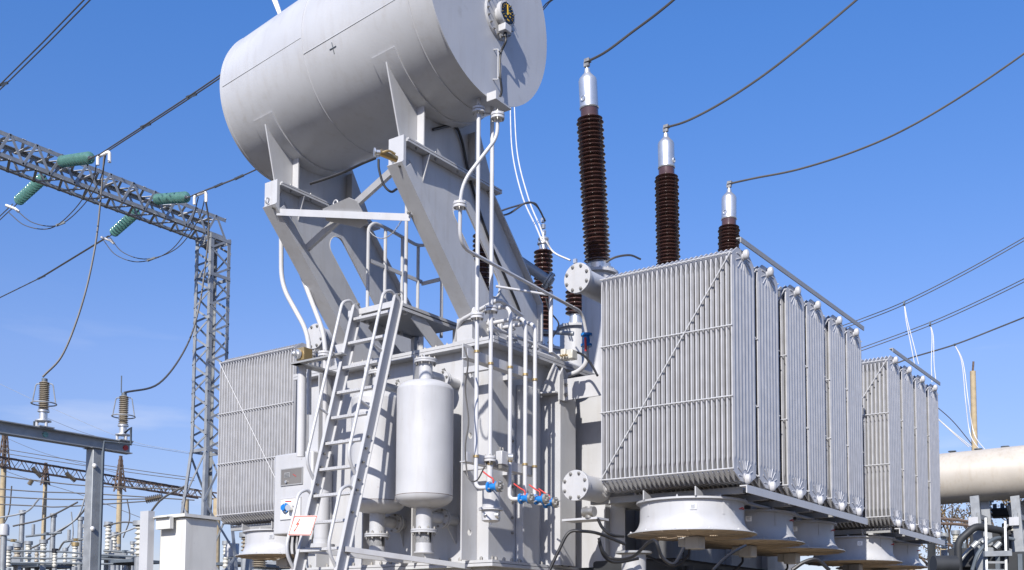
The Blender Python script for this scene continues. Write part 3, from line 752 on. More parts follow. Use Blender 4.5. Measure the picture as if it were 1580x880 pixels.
# ------------------------------------------------------------ pipes
def pipe(label, pts, r, cat='pipe', rad=.09, m='pipe', flanges=(), clamps=(), group='oil pipes', base=None):
    pts = [V(p) for p in pts]
    t = thing('oil_pipe', label, cat, pts[-1] if base is None else base, group)
    MB().tube(path(pts, rad), r, 12).build('tube', m, t)
    for c, ax, fr in flanges:
        MB().lathe([(fr, -.026), (fr, -.003)], c, ax, 24).build('flange', m, t, bev=.002)
        MB().lathe([(fr, .003), (fr, .026)], c, ax, 24).build('flange', m, t, bev=.002)
        x_, y_, z_ = frame(ax); b_ = MB()
        for i in range(4):
            a = .6+i*math.pi/2; q = V(c)+(x_*math.cos(a)+y_*math.sin(a))*(fr-.014)
            b_.bolt(q+z_*.026, z_, .009, .009); b_.bolt(q-z_*.026, -z_, .009, .012)
        b_.build('flange_bolts', 'bolt', t, kind='stuff')
    for c in clamps:
        MB().lathe([(r+.007, -.011), (r+.007, .011)], c, (0, 0, 1), 14).build('clamp', 'brass', t)
    return t
def valve(t, c, ax, s=1.0, hd=(-.6, -.6, .55), hl=.13):
    """blue ball valve with steel end flange and red lever, axis ax, centre c"""
    c = V(c); ax = V(ax).normalized()
    v = MB().lathe([(.052*s, -.055*s), (.052*s, -.035*s), (.030*s, -.030*s), (.034*s, 0), (.030*s, .030*s), (.052*s, .035*s), (.052*s, .050*s)], c, ax, 20).build('valve_body', 'blue', t)
    MB().lathe([(.054*s, .052*s), (.054*s, .078*s), (.02*s, .080*s), (.02*s, .095*s)], c, ax, 20).build('blank_cap', 'bolt', v)
    MB().bolts(c+ax*.078*s, ax, .040*s, 4, .010, .012, .5).bolts(c-ax*.035*s, ax, .040*s, 4, .009, .01, .5).build('bolts', 'alu', v, kind='stuff')
    h = V(hd).normalized(); up = V((0, 0, 1))
    MB().tube(path([c+up*.03*s, c+up*.075*s, c+up*.085*s+h*hl*s*.4, c+up*.115*s+h*hl*s], .02), .0075, 8).build('lever', 'red', v)
XP = -6.155
# P1: from the conservator straight down to a blue valve
p1 = (XP, 7.96)
t = pipe('left one of two tall white pipes dropping from the oil tank to a blue valve', [(XP, p1[1], 6.86), (XP, p1[1], 3.07), (XP+.14, p1[1]+.02, 3.07)], .0205, rad=.12,
         flanges=[((XP, p1[1], 6.72), (0, 0, 1), .062), ((XP, p1[1], 4.71), (0, 0, 1), .062)], clamps=[(XP, p1[1], 4.37), (XP, p1[1], 3.37)])
valve(t, (XP+.19, p1[1]+.02, 3.07), (1, .10, 0), hd=(-1, -.1, .35))
# P2: from the conservator, offset down to the tank
p2y = 8.12
t = pipe('right one of two tall white pipes dropping from the oil tank to a strainer', [(XP, 8.18, 6.84), (XP, 8.18, 3.36)], .0205,
         flanges=[((XP, 8.18, 4.83), (0, 0, 1), .066), ((XP, 8.18, 3.375), (0, 0, 1), .058)], clamps=[(XP, 8.18, 4.30), (XP, 8.18, 3.33)])
st = thing('oil_strainer', 'round flanged strainer pot below the right one of the two tall pipes', 'strainer', (XP, 8.20, 2.76))
MB().cyl((XP-.01, 8.19, 3.10), (XP-.01, 8.19, 3.34), .03, 14).build('neck', 'pipe', st)
MB().cyl((XP, 8.20, 2.90), (XP, 8.20, 3.10), .085, 24).build('pot', 'paint', st)
MB().lathe([(.118, -.012), (.118, -.001)], (XP, 8.20, 2.895), (0, 0, 1), 28).lathe([(.118, .001), (.118, .012)], (XP, 8.20, 2.895), (0, 0, 1), 28).build('flange', 'pipe', st)
MB().lathe([(.06, 0), (.088, .012), (.09, .11)], (XP, 8.20, 2.772), (0, 0, 1), 28).build('lid', 'pipe', st)
MB().lathe([(.03, 0), (.03, .03), (.018, .03), (.018, .018)], (XP+.07, 8.20-.02, 2.83), (.9, .35, 0), 14).build('plug', 'alu', st)
MB().bolt((XP, 8.12, 2.83), (-.1, -1, 0), .018, .02).bolt((XP, 8.20, 2.772), (0, 0, -1), .014, .02).build('drain_plug', 'alu', st)
# three short pipes bending down from the cover
for k, (yy, zt, zb, lab, vl) in enumerate(((8.50, 4.95, 3.02, 'left one of the three white pipes arching over the cover edge', 1),
                               (8.76, 4.90, 3.04, 'middle one of the three white pipes arching over the cover edge', 1),
                               (8.93, 4.89, 3.02, 'right one of the three white pipes arching over the cover edge', 1))):
    x_ = XP
    t = pipe(lab, [(-6.62, yy-.02, zt), (x_, yy, zt), (x_, yy, zb), (x_+.12, yy+.02, zb)] if vl else [(-6.62, yy-.02, zt), (x_, yy, zt), (x_, yy, zb)], .0205, rad=.12,
             flanges=[((-6.56, yy-.018, zt), (1, 0, 0), .055)], clamps=[(x_, yy, 4.33-.02*k), (x_, yy, 3.40)])
    valve(t, (x_+.17, yy+.02, zb), (1, .10, 0), hd=(-1, -.1, .30))
# horizontal pipes on the cover behind
pipe('white pipe lying across the tank cover corner behind the vertical pipes', [(-6.95, 8.62, 4.70), (-6.80, 8.50, 4.90), (-6.19, 8.35, 4.98), (-6.19, 9.3, 4.96)][:3]+[(-6.3, 8.9, 4.97)], .022, rad=.08)
pipe('thin pipe running along the right edge of the tank cover', [(-6.45, 8.60, 4.80), (-6.45, 9.6, 4.80), (-6.5, 10.1, 4.72)], .018)
# pipe brackets
for z, l in ((4.345, 'upper flat steel bar that holds the vertical pipes off the tank wall'), (3.36, 'lower flat steel bar that holds the vertical pipes off the tank wall')):
    t = thing('pipe_bracket', l, 'bracket', (XP-.03, 7.87, z), 'bars holding the vertical pipes')
    MB().angle((XP-.035, 7.87, z-.045), (XP-.035, 9.02, z-.045), .09, .008, (0, 0, 1), (-1, 0, 0)).build('bar', 'light', t)
    MB().box((TX1+.001, 8.85, z-.03), (XP-.045, 8.90, z+.03)).build('arm', 'paint', t)
    MB().box((-6.643, 8.38, z-.03), (XP-.045, 8.43, z+.03)).build('arm', 'paint', t)
# small junction box hung on lower bracket
jb = thing('junction_box', 'small white junction box with a round knob hanging at the lower pipe bracket', 'junction box', at(775, 720, X=XP+.05))
c = at(774, 708, X=XP+.04)
MB().box((c.x-.035, c.y-.05, c.z-.06), (c.x+.04, c.y+.05, c.z+.07)).build('box', 'light', jb, bev=.006)
MB().cyl((c.x+.04, c.y+.05, c.z+.02), (c.x+.075, c.y+.08, c.z+.02), .034, 18).build('knob', 'alu', jb)
for s_ in (-.02, .02): MB().cyl((c.x, c.y+s_, c.z+.07), (c.x, c.y+s_, c.z+.11), .011, 10).build('gland', 'bolt', jb)
MB().box((c.x-.02, c.y-.04, c.z-.10), (c.x+.03, c.y+.07, c.z-.063)).build('foot', 'bolt', jb)
# pipe from the conservator with offset bend, long diagonal run to the far valve
far = at(905, 500, X=-6.1)
ax0 = (-6.19+.02, 8.25)
PT = [at(768, 182, D=9.75), at(767, 212, D=9.75), at(711, 285, D=9.7), at(709, 380, D=9.75), at(898, 482, D=11.65), at(905, 516, D=11.7)]
t = pipe('bent white pipe from the oil tank end, running diagonally down to the far blue valve', PT, .0170, rad=.16,
         flanges=[(at(768, 180, D=9.75), (0, 0, 1), .062), (at(709.5, 317, D=9.72), (0, 0, 1), .060)])
vc = at(905, 525, D=11.7)
v = MB().lathe([(.062, -.07), (.062, -.045), (.035, -.04), (.04, 0), (.035, .04), (.062, .045), (.062, .07)], vc, (0, 0, 1), 20).build('valve_body', 'blue', t)
MB().tube(path([vc+V((.02, -.05, 0)), vc+V((.04, -.09, .0)), vc+V((.05, -.095, -.15))], .02), .012, 8).build('lever', 'red', v)
pipe('short bent pipe below the far blue valve', [vc-V((0, 0, .07)), vc-V((0, 0, .26)), vc-V((.12, .0, .34)), vc-V((.4, 0, .36))], .026, rad=.12)
pipe('thin white riser pipe standing on the cover right of the slim bushing', [at(850, 452, D=11.2), at(850, 545, D=11.0)], .022)
# dark grey thick pipe from conservator frame to collector
t = pipe('thick dark grey vent pipe sloping down behind the right frame to a flange', [at(775, 385, D=12.2), at(852, 437, D=12.2)], .058, m='galv',
     flanges=[(at(846, 433, D=12.15), (at(852, 437, D=12.2)-at(775, 385, D=12.2)), .10)])
pipe('vertical dark grey post under the sloping vent pipe', [at(813, 412, D=12.25), at(814, 520, D=12.25)], .048, m='galv')
pipe('thin grey rod joining the slim bushing and the turret', [at(765, 442, D=11.5), at(800, 470, D=11.6), at(845, 455, D=11.6)][0:1]+[at(845, 455, D=11.6)], .014)
pipe('horizontal dark grey pipe behind the slim bushing foot', [at(805, 510, D=12.6), at(885, 515, D=12.4)], .026, m='galv')
# left side: two white pipes from behind the conservator
pL = [at(434, 330, D=11.9), at(434, 440, D=11.9), at(477, 517, D=11.7), at(477, 640, D=11.7)]
pipe('left white pipe coming down outside the left frame and bending to the shelf', pL, .026, rad=.2, flanges=[(at(477, 546, D=11.7), (0, 0, 1), .072)])
pR = [at(455, 395, D=11.9), at(473, 445, D=11.8), at(502, 520, D=11.7), at(501, 700, D=11.7)]
pipe('right white pipe slanting past the left frame foot and down behind the ladder', pR, .026, rad=.2, flanges=[(at(501, 547, D=11.7), (0, 0, 1), .072)])
pipe('thicker white pipe standing left of the ladder, in front of the left radiator', [at(466, 565, D=11.5), at(464, 705, D=11.5)], .048)
sh = thing('instrument_shelf', 'small dark shelf carrying valves left of the ladder top', 'shelf', at(470, 560, D=10.7))
a = at(449, 560, D=11.4); b_ = at(520, 590, D=10.9)
MB().box((a.x, a.y, a.z-.02), (a.x+.12, a.y+.6, a.z)).build('shelf_plate', 'paintd', sh)
MB().box((a.x, a.y-.01, a.z-.02), (a.x+.75, a.y+.07, a.z-.001)).build('shelf_plate', 'paintd', sh)
kn = at(462, 547, D=11.45)
MB().lathe([(.05, 0), (.05, .03), (.03, .035), (.03, .07), (.012, .085)], kn, (-.3, -.95, 0), 18).build('knob', 'alu', sh)
MB().box((kn.x-.04, kn.y+.0, kn.z-.06), (kn.x+.07, kn.y+.12, kn.z+.07)).build('valve_block', 'brass', sh)

# ------------------------------------------------------------ filter vessels (vertical cylinders)
def vessel(x, y, label):
    t = thing('filter_vessel', label, 'filter vessel', (x, y, 2.46), 'vertical oil filter vessels on the front wall')
    r = .283; z0, z1 = 3.06, 4.12
    pr = [(.05, z0-.115)]
    for k in range(1, 8):
        u = k/7*math.pi/2; pr.append((.05+(r+.004-.05)*math.sin(u), z0-.115*math.cos(u)))
    MB().lathe(pr, (x, y, 0), (0, 0, 1), 48, cap=True).build('bottom_dome', 'light', t, ang=50)
    MB().lathe([(r, z0+.006), (r, z1)], (x, y, 0), (0, 0, 1), 48, cap=False).build('shell', 'light', t)
    MB().lathe([(r+.003, z0-.001), (r+.003, z0+.006)], (x, y, 0), (0, 0, 1), 48, cap=False).build('rim_seam', 'rust', t)
    pr = [(r, z1)]
    for k in range(1, 9):
        u = k/8*math.pi/2; pr.append((.06+(r-.06)*math.cos(u), z1+.10*math.sin(u)))
    MB().lathe(pr, (x, y, 0), (0, 0, 1), 48, cap=True).build('top_dome', 'light', t, ang=50)
    MB().cyl((x, y, z1+.09), (x, y, z1+.30), .070, 24).build('top_neck', 'light', t)
    MB().lathe([(.115, .0), (.115, .018)], (x, y, z1+.28), (0, 0, 1), 28).lathe([(.115, .022), (.115, .04)], (x, y, z1+.28), (0, 0, 1), 28).build('top_flange', 'light', t)
    MB().bolts((x, y, z1+.32), (0, 0, 1), .095, 8, .012, .012, .3, .04).build('bolts', 'bolt', t, kind='stuff')
    MB().ring((x-.02, y-.02, z1+.345), (.3, 1, 0), .024, .007, 14, 6).build('lifting_eye', 'light', t)
    MB().cyl((x, y+.04, z1+.17), (x, TY0, z1+.17), .052, 18).build('top_branch', 'light', t)
    MB().lathe([(.09, 0), (.09, .018), (.06, .020), (.06, .03), (.09, .032), (.09, .05)], (x, y+.25, z1+.17), (0, 1, 0), 22).build('branch_flange', 'light', t)
    MB().bolts((x, y+.25, z1+.17), (0, -1, 0), .073, 6, .012, .014).build('bolts', 'bolt', t, kind='stuff')
    MB().cyl((x, y+.33, z1+.21), (x-.02, y+.30, z1+.29), .018, 10).build('vent_plug', 'bolt', t)
    MB().cyl((x, y, 2.60), (x, y, z0-.10), .082, 26).build('bottom_neck', 'light', t)
    MB().lathe([(.13, 0), (.13, .016)], (x, y, 2.70), (0, 0, 1), 28).lathe([(.13, .020), (.13, .036)], (x, y, 2.70), (0, 0, 1), 28).build('bottom_flange', 'light', t)
    MB().lathe([(.098, 0), (.098, .012), (.082, .014)], (x, y, 2.50), (0, 0, 1), 28).lathe([(.082, .0), (.082, .19)], (x, y, 2.51), (0, 0, 1), 26).build('drain_pot', 'light', t)
    MB().bolts((x, y, 2.736), (0, 0, 1), .112, 8, .013, .016, .3, .036).build('bolts', 'bolt', t, kind='stuff')
    MB().cyl((x, y+.05, 2.87), (x, TY0, 2.87), .055, 18).build('bottom_branch', 'light', t)
    MB().lathe([(.10, 0), (.10, .018), (.07, .02), (.07, .034), (.10, .036), (.10, .054)], (x, y+.25, 2.87), (0, 1, 0), 22).build('branch_flange', 'light', t)
    MB().bolts((x, y+.25, 2.87), (0, -1, 0), .085, 6, .012, .012).build('bolts', 'bolt', t, kind='stuff')
    MB().prism([(x, y+.33, 2.81), (x, TY0-.001, 2.81), (x, TY0-.001, 2.62)], (.012, 0, 0)).build('gusset', 'paint', t)
    return t
vessel(-6.922, 8.12, 'right one of two tall grey filter vessels, fully lit beside the vertical pipes')
vessel(-7.64, 8.22, 'left one of two tall grey filter vessels, crossed by the ladder shadow')

# ------------------------------------------------------------ ladder
LA = V((-7.81, 8.04, 5.10)); LB = V((-7.81, 7.27, 2.27)); dl = (LB-LA)/(LA.z-LB.z)
def lp(x, z, off=0):      # point on the ladder plane at height z, off = out towards the viewer
    return V((x, LA.y+dl.y*(LA.z-z)-off, z))
XL, XR = -7.81, -7.24
LD = thing('access_ladder', 'grey steel ladder with side hand loops leaning up to the platform', 'ladder', lp((XL+XR)/2, .22))
for xs, sg in ((XL, 1), (XR, 1)):
    n_ = V((0, 1, dl.y)).normalized()
    a, b_ = lp(xs, 5.10), lp(xs, .23)
    m_ = MB().beam(a, b_, .010, .125, n_)
    m_.beam(a-n_*.060+V((.017, 0, 0)), b_-n_*.060+V((.017, 0, 0)), .034, .008, n_)
    m_.beam(a+n_*.060+V((.017, 0, 0)), b_+n_*.060+V((.017, 0, 0)), .034, .008, n_)
    st = m_.build('stile', 'light', LD)
    MB().lathe([(.05, 0), (.05, .012)], a+V((-.006, 0, 0)), (1, 0, 0), 20).build('stile_head', 'light', LD)
    b2 = MB()
    for z in (3.62, 3.50, 3.36, 3.18, 3.08, 2.86, 5.14): b2.bolt(lp(xs+.006, z, -.0), (1, 0, 0), .013, .018)
    b2.build('bolts', 'bolt', LD, kind='stuff')
z = 4.96; k = 0
while z > .4:
    MB().box((XL+.005, lp(0, z).y-.034, z-.013), (XR-.005, lp(0, z).y+.034, z+.013)).build('rung', 'light', LD)
    dots = MB()
    for i in range(16): dots.cyl((XL+.03+i*.034, lp(0, z).y-.035, z), (XL+.03+i*.034, lp(0, z).y-.0341, z), .004, 6)
    dots.build('rung_dimples', 'paintd', LD, kind='stuff') if z > 2.3 else None
    z -= .272
for xs in (XL, XR):
    for z0, z1 in ((5.13, 3.19), (3.09, 2.29), (2.2, 1.2)):
        o = .21; MB().tube(path([lp(xs, z0-.05, .0), lp(xs, z0+.03, .10), lp(xs, z0-.02, o), lp(xs, z1+.20, o), lp(xs, z1, .02)], .11, 8), .0165, 10).build('hand_loop', 'light', LD)
        if z0 > 5:
            for zz in (4.50, 3.90): MB().tube([lp(xs, zz+.06, o), lp(xs, zz, .02)], .013, 8).build('hand_loop_tie', 'light', LD)
# arms from the ladder to the tank
MB().beam(lp(XR+.02, 2.50, .0), (XR+.55, TY0-.05, 2.50-.12), .05, .05).build('wall_arm', 'light', LD)
MB().beam(lp(XL, 2.52, -.02), (XL+.35, TY0-.06, 2.46), .05, .05).build('wall_arm', 'light', LD)
MB().box((XL-.02, lp(0, 2.52).y-.06, 2.49), (XL+.30, lp(0, 2.52).y+.03, 2.52)).build('lower_step', 'paint', LD)

# warning sign on the ladder
sc = at(467, 811, Y=7.13)
ux = (at(490, 811, Y=7.13)-at(444, 811, Y=7.13)); ux.normalize(); uz = V((0.0, .17, 1)).normalized()
SG = thing('warning_sign', 'white high voltage warning sign with red border and lightning bolt, wired to the ladder foot', 'sign', sc)
def sq(u0, u1, v0, v1, dep, name, m, sk=.0):
    P_ = [sc+ux*(u+sk*v)+uz*v+V((0, -dep, 0)) for u, v in ((u0, v0), (u1, v0), (u1, v1), (u0, v1))]
    return MB().prism(P_, (0, .002, 0)).build(name, m, SG)
hw, hh = .155, .098
sq(-hw, hw, -hh, hh, 0, 'plate', 'white', .25)
e = .008
for a_ in ((-hw+.003, hw-.003, hh-.003-e, hh-.003), (-hw+.003, hw-.003, -hh+.003, -hh+.003+e), (-hw+.003, -hw+.003+e, -hh+.011, hh-.011), (hw-.003-e, hw-.003, -hh+.011, hh-.011)):
    sq(*a_, .0026, 'border', 'orange', .25)
zp = [(-.060, .068), (-.088, .008), (-.056, .022), (-.084, -.052)]
zq = [sc+ux*(u+.25*v)+uz*v+V((0, -.0032, 0)) for u, v in zp]
lb_ = MB()
for i in range(3): lb_.beam(zq[i], zq[i+1]+(zq[i+1]-zq[i]).normalized()*.003, .0012, .0085, (0, 0, 1) if i != 1 else (0, 0, 1))
q0, q1, q2 = zq[3]+uz*(-.012)+ux*(-.003), zq[3]+uz*.012+ux*(-.008), zq[3]+uz*.012+ux*.014
lb_.prism([q0, q2, q1], (0, -.0012, 0))
lb_.build('lightning_bolt', 'orange', SG)

# ------------------------------------------------------------ platform and railing at the ladder head
PF = thing('access_platform', 'small steel platform on braced legs at the top of the ladder', 'platform', (-7.7, 8.7, ZC+.036))
PZ = 5.07
MB().box((-7.965+.02, 8.10, PZ-.010), (-7.30, 9.15, PZ+.002)).build('deck', 'paintd', PF)
for x in (-7.965+.0, -7.30): MB().angle((x, 8.08, PZ+.035), (x, 9.2, PZ+.035), .075, .008, (0, 0, -1), (1, 0, 0) if x < -7.5 else (-1, 0, 0)).build('edge_beam', 'light', PF)
MB().angle((-7.965, 8.075, PZ+.03), (-7.30, 8.075, PZ+.03), .06, .008, (0, 0, -1), (0, 1, 0)).build('edge_beam', 'light', PF)
for x in (-7.965+.03, -7.33):
    MB().beam((x, 8.40, PZ-.02), (x, 8.95, ZC+.04), .012, .16, (0, .6, .8)).build('leg', 'paint', PF)
    MB().beam((x+.0, 9.1, PZ-.02), (x, 9.1, ZC+.04), .05, .05, (0, 1, 0)).build('leg', 'paint', PF)
RL = thing('guard_railing', 'tubular guard railing with loop top around the small platform', 'railing', (-7.95, 8.3, PZ))
def post(x, y, z1, z0=PZ-.05): MB().cyl((x, y, z0), (x, y, z1), .019, 10).build('post', 'light', RL)
xr = -7.93
MB().tube(path([(xr, 8.33, PZ-.05), (xr, 8.33, 6.08), (xr, 8.42, 6.16), (xr, 8.62, 6.16), (xr, 9.15, 6.12), (xr+.25, 9.2, 6.12)], .08), .019, 10).build('top_rail', 'light', RL)
for y in (8.60, 8.88): post(xr, y, 6.14)
post(xr, 9.15, 6.13); post(-7.62, 9.2, 6.05)
MB().tube(path([(xr+.25, 9.2, 6.12), (-7.33, 9.2, 6.12), (-7.33, 9.2, PZ-.05)], .10), .019, 10).build('top_rail', 'light', RL)
post(-7.36, 8.30, 6.38)
MB().beam((xr, 8.36, 5.72), (xr, 9.22, 5.72), .02, .04).build('mid_rail', 'light', RL)
MB().beam((xr, 9.22, 5.70), (-7.33, 9.22, 5.70), .02, .04).build('mid_rail', 'light', RL)
ch = thing('safety_chain', 'thin chain hanging across the railing gap above the ladder', 'chain', (xr, 8.3, 6.0))
pa, pb = V((xr+.02, 8.31, 6.04)), V((-7.38, 8.30, 6.10))
for i in range(26):
    u0 = i/26; u1 = (i+1.25)/26
    f_ = lambda u: pa.lerp(pb, u)-V((0, 0, .17*4*u*(1-u)))
    a, b_ = f_(u0), f_(u1); m_ = (a+b_)/2; d = (b_-a).normalized(); sd_ = (V((0, 1, 0)) if i % 2 else V((0, .1, 1)).cross(d)).normalized()
    MB().tube([m_-d*.012+sd_*.006, m_+d*.012+sd_*.006, m_+d*.016, m_+d*.012-sd_*.006, m_-d*.012-sd_*.006, m_-d*.016], .0028, 5, True).build('link', 'light', ch)

# ------------------------------------------------------------ control cabinet left of the ladder
c0 = at(421, 825, Y=8.3); c1 = at(421, 703, Y=8.3); cr_ = at(512, 825, Y=8.3)
CB = thing('control_cabinet', 'white control cabinet with inspection windows on the left of the ladder', 'cabinet', (c0.x, 8.3, c0.z))
cx0, cx1, cz0, cz1 = c0.x, c0.x+.62, c0.z-.01, c1.z
MB().box((cx0, 8.3, cz0), (cx1, 8.62, cz1)).build('body', 'light', CB, bev=.02)
def cw(px0, py0, px1, py1, dep, name, m, par=CB):
    a = at(px0, py0, Y=8.3); b_ = at(px1, py1, Y=8.3)
    return MB().box((a.x, 8.3-dep, min(a.z, b_.z)), (b_.x, 8.3-dep+.004, max(a.z, b_.z))).build(name, m, par)
ca = at(435, 749, Y=8.3); cb_ = at(468, 722, Y=8.3); w0, w1 = ca.x, ca.x+.33; h0, h1 = ca.z, ca.z+.17
def frm(w0, w1, h0, h1, m, d=.012):
    mb = MB(); t_ = .012
    mb.box((w0-t_, 8.3-d, h0-t_), (w1+t_, 8.299, h0)); mb.box((w0-t_, 8.3-d, h1), (w1+t_, 8.299, h1+t_))
    mb.box((w0-t_, 8.3-d, h0), (w0, 8.299, h1)); mb.box((w1, 8.3-d, h0), (w1+t_, 8.299, h1)); return mb.build('window_frame', m, CB)
f1 = frm(w0, w1, h0, h1, 'paintd')
MB().box((w0, 8.290, h0), (w1, 8.298, h1)).build('inspection_glass', 'windowm', f1)
MB().box((w0+.05, 8.286, h0+.08), (w0+.14, 8.2895, h0+.135)).build('display', 'paintd', f1)
for i in range(3): MB().box((w0+.055, 8.284, h0+.088+.015*i), (w0+.13, 8.2858, h0+.093+.015*i)).build('display_line', 'black', f1)
MB().cyl((w0+.09, 8.289, h0+.03), (w0+.09, 8.27, h0+.03), .016, 14).build('lock_knob', 'alu', f1)
MB().beam((w0+.19, 8.287, h0+.11), (w0+.24, 8.287, h0+.08), .006, .002, (0, 1, 0)).build('needle', 'red', f1)
hh0 = at(436, 801, Y=8.3).z; f2 = frm(w0, w1-.02, hh0, hh0+.22, 'light')
MB().box((w0, 8.292, hh0), (w1-.02, 8.2985, hh0+.22)).build('white_panel', 'white', f2)
MB().lathe([(.055, 0), (.055, .02), (.035, .022), (.035, .05)], (w0+.085, 8.291, hh0+.12), (0, -1, 0), 20).build('valve_body', 'blue', f2)
MB().bolts((w0+.085, 8.271, hh0+.12), (0, -1, 0), .044, 4, .010, .01).build('bolts', 'alu', f2, kind='stuff')
MB().cyl((w0+.17, 8.291, hh0+.11), (w0+.19, 8.22, hh0+.11), .035, 16).build('valve_cap', 'alu', f2)
MB().tube([(w0+.13, 8.24, hh0+.185), (w0+.23, 8.23, hh0+.175)], .007, 8).build('lever', 'red', f2)
for x, w_ in ((cx0+.12, 'leftmost'), (cx0+.20, 'middle'), (cx0+.27, 'rightmost')): solo(MB().tube(spline([(x, 8.45, cz0), (x+.02, 8.43, cz0-.2), (x+.08, 8.5, cz0-.5), (x+.06, 8.5, cz0-1.2)]), .014, 8), 'cabinet_cable', 'rub', w_+' black cable leaving the bottom of the white control cabinet', 'cable', 'cables under the control cabinet')

# grey terminal column right behind the ladder foot
tcn = at(497, 800, D=11.4)
tz = at(497, 836, D=11.4).z
tc_ = thing('expansion_pot', 'small pale cylinder with flange behind the ladder foot', 'pot', (tcn.x, tcn.y, tz-.08))
MB().lathe([(.085, tz+.03), (.085, tz+.52), (.02, tz+.55)], (tcn.x, tcn.y, 0), (0, 0, 1), 22).build('pot', 'light', tc_)
MB().lathe([(.14, tz-.07), (.14, tz-.03), (.09, tz-.025), (.09, tz+.028)], (tcn.x, tcn.y, 0), (0, 0, 1), 24).build('flange', 'light', tc_)

# ------------------------------------------------------------ hoses around the lower right collector
H = [((848, 880, 9.9), (862, 850, 9.9), (878, 822, 9.9), (900, 820, 9.9), (925, 824, 10.1), (965, 840, 10.2)),
     ((922, 800, 10.2), (930, 815, 10.2), (945, 826, 10.2), (962, 828, 10.3)),
     ((924, 830, 10.2), (930, 850, 10.2), (945, 862, 10.2), (975, 860, 10.0), (1000, 838, 9.4), (1012, 836, 9.2), (1022, 860, 9.2), (1040, 870, 9.2), (1055, 845, 9.3)),
     ((924, 835, 10.3), (932, 858, 10.3), (950, 868, 10.3), (985, 862, 10.4))]
for a, l in zip(H, ('black hose rising at the tank corner and bending right under the lower blank flange', 'short black hose under the lower blank flange', 'longest black hose sagging under the front fan', 'lowest black hose beside the transformer pillar')):
    solo(MB().tube(S(*a), .015, 8), 'hose', 'rub', l, 'hose', 'black hoses under the radiators')
for (px, py), fy in zip(((1064, 846), (1150, 860), (1220, 872)), (9.82, 11.12, 12.42)):
    c = V((-4.87, fy-.02, FANZ-.46))
    solo(MB().tube(spline([c, c+V((.0, -.03, -.08)), c+V((-.12, -.1, -.18)), c+V((-.3, -.1, -.12)), c+V((-.5, 0, -.05))]), .013, 8), 'fan_cable', 'rub',
         {9.82: 'black cable sagging from the motor of the front fan', 11.12: 'black cable sagging from the motor of the second right fan', 12.42: 'black cable sagging from the motor of the third right fan'}[fy], 'cable', 'fan motor cables')
# small valve under lower collector and pillar
vb = thing('drain_valve', 'small dark drain valve on a bracket below the lower blank flange', 'valve', at(909, 798, D=10.4))
c = at(909, 790, D=10.4)
MB().cyl(c-V((.06, 0, 0)), c+V((.06, 0, 0)), .05, 18).build('body', 'bolt', vb); MB().cyl(c-V((0, 0, .06)), c+V((0, 0, .05)), .04, 14).build('stem', 'bolt', vb)
MB().box((c.x-.30, c.y-.02, c.z-.075), (c.x+.10, c.y+.2, c.z-.055)).build('bracket', 'light', vb)
def pillar(x, y, label, r=.11, z1=2.55):
    t = thing('steel_pillar', label, 'pillar', (x, y, .22), 'steel pillars under the radiators')
    MB().cyl((x, y, .23), (x, y, z1), r, 24).build('column', 'paint', t)
    MB().lathe([(r+.06, 0), (r+.06, .02)], (x, y, z1+.001), (0, 0, 1), 24).build('head_plate', 'paintd', t)
    MB().lathe([(r+.06, 0), (r+.06, .02)], (x, y, .22), (0, 0, 1), 24).build('foot_plate', 'light', t)
pc = at(978, 870, D=10.6)
pillar(pc.x, pc.y, 'round steel pillar behind and below the front fan', .12, 2.50)
# behind the fans: dark block and pipes added to stand in for shade
pm = thing('fan_shade_unit', 'added dark block with pipes, standing in for shade below the right radiators', 'shade block', (-5.6, 10.4, .22))
MB().box((-6.1, 9.95, .23), (-5.1, 16.0, 2.50)).build('shade_block', 'dark', pm, bev=.03)
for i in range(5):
    y = 10.1+.7*i; MB().cyl((-5.02, y, .3), (-5.02, y, 2.42), .05, 14).build('riser', 'dark', pm)  # pipes coloured near-black to deepen the shade under the fans
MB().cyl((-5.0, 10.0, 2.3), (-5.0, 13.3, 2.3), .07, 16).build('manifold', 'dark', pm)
solo(MB().tube(S((1100, 880, 9.0), (1118, 862, 9.1), (1135, 850, 9.2), (1150, 842, 9.4)), .013, 8), 'hose', 'rub', 'short black hose curving up right of the front fan motor', 'hose', 'black hoses under the radiators')
solo(MB().tube(S((1222, 880, 10.8), (1240, 868, 10.8), (1260, 864, 10.8), (1280, 880, 10.8)), .02, 8), 'hose', 'rub', 'black hose arching at the bottom edge under the far fans', 'hose', 'black hoses under the radiators')

# small fittings on the cover right of pipes
jt = thing('terminal_block', 'cream terminal block with cables on the cover edge below the slim bushing', 'terminal block', at(876, 550, D=11.2))
c = at(874, 548, D=11.1)
MB().box((c.x-.05, c.y-.04, c.z-.05), (c.x+.01, c.y+.06, c.z+.06)).build('block', 'porw', jt, bev=.008)
MB().box((c.x+.015, c.y-.03, c.z-.05), (c.x+.09, c.y+.07, c.z+.045)).build('block', 'porw', jt, bev=.008)
for i in range(3): MB().cyl((c.x+.03*i-.02, c.y-.05, c.z-.02), (c.x+.03*i-.02, c.y-.085, c.z-.02), .010, 10).build('gland', 'brass', jt)
solo(MB().tube(S((884, 542, 11.1), (900, 548, 11.1), (912, 562, 11.0), (922, 580, 10.9)), .012, 8), 'cover_cable', 'rub', 'black cable from the cream terminal block towards the radiator', 'cable')
solo(MB().tube(S((842, 460, 11.9), (848, 480, 11.9), (862, 500, 11.9), (853, 520, 11.6), (845, 530, 11.6)), .009, 8), 'cover_cable', 'rub', 'thin black cable looping right of the slim bushing', 'cable')
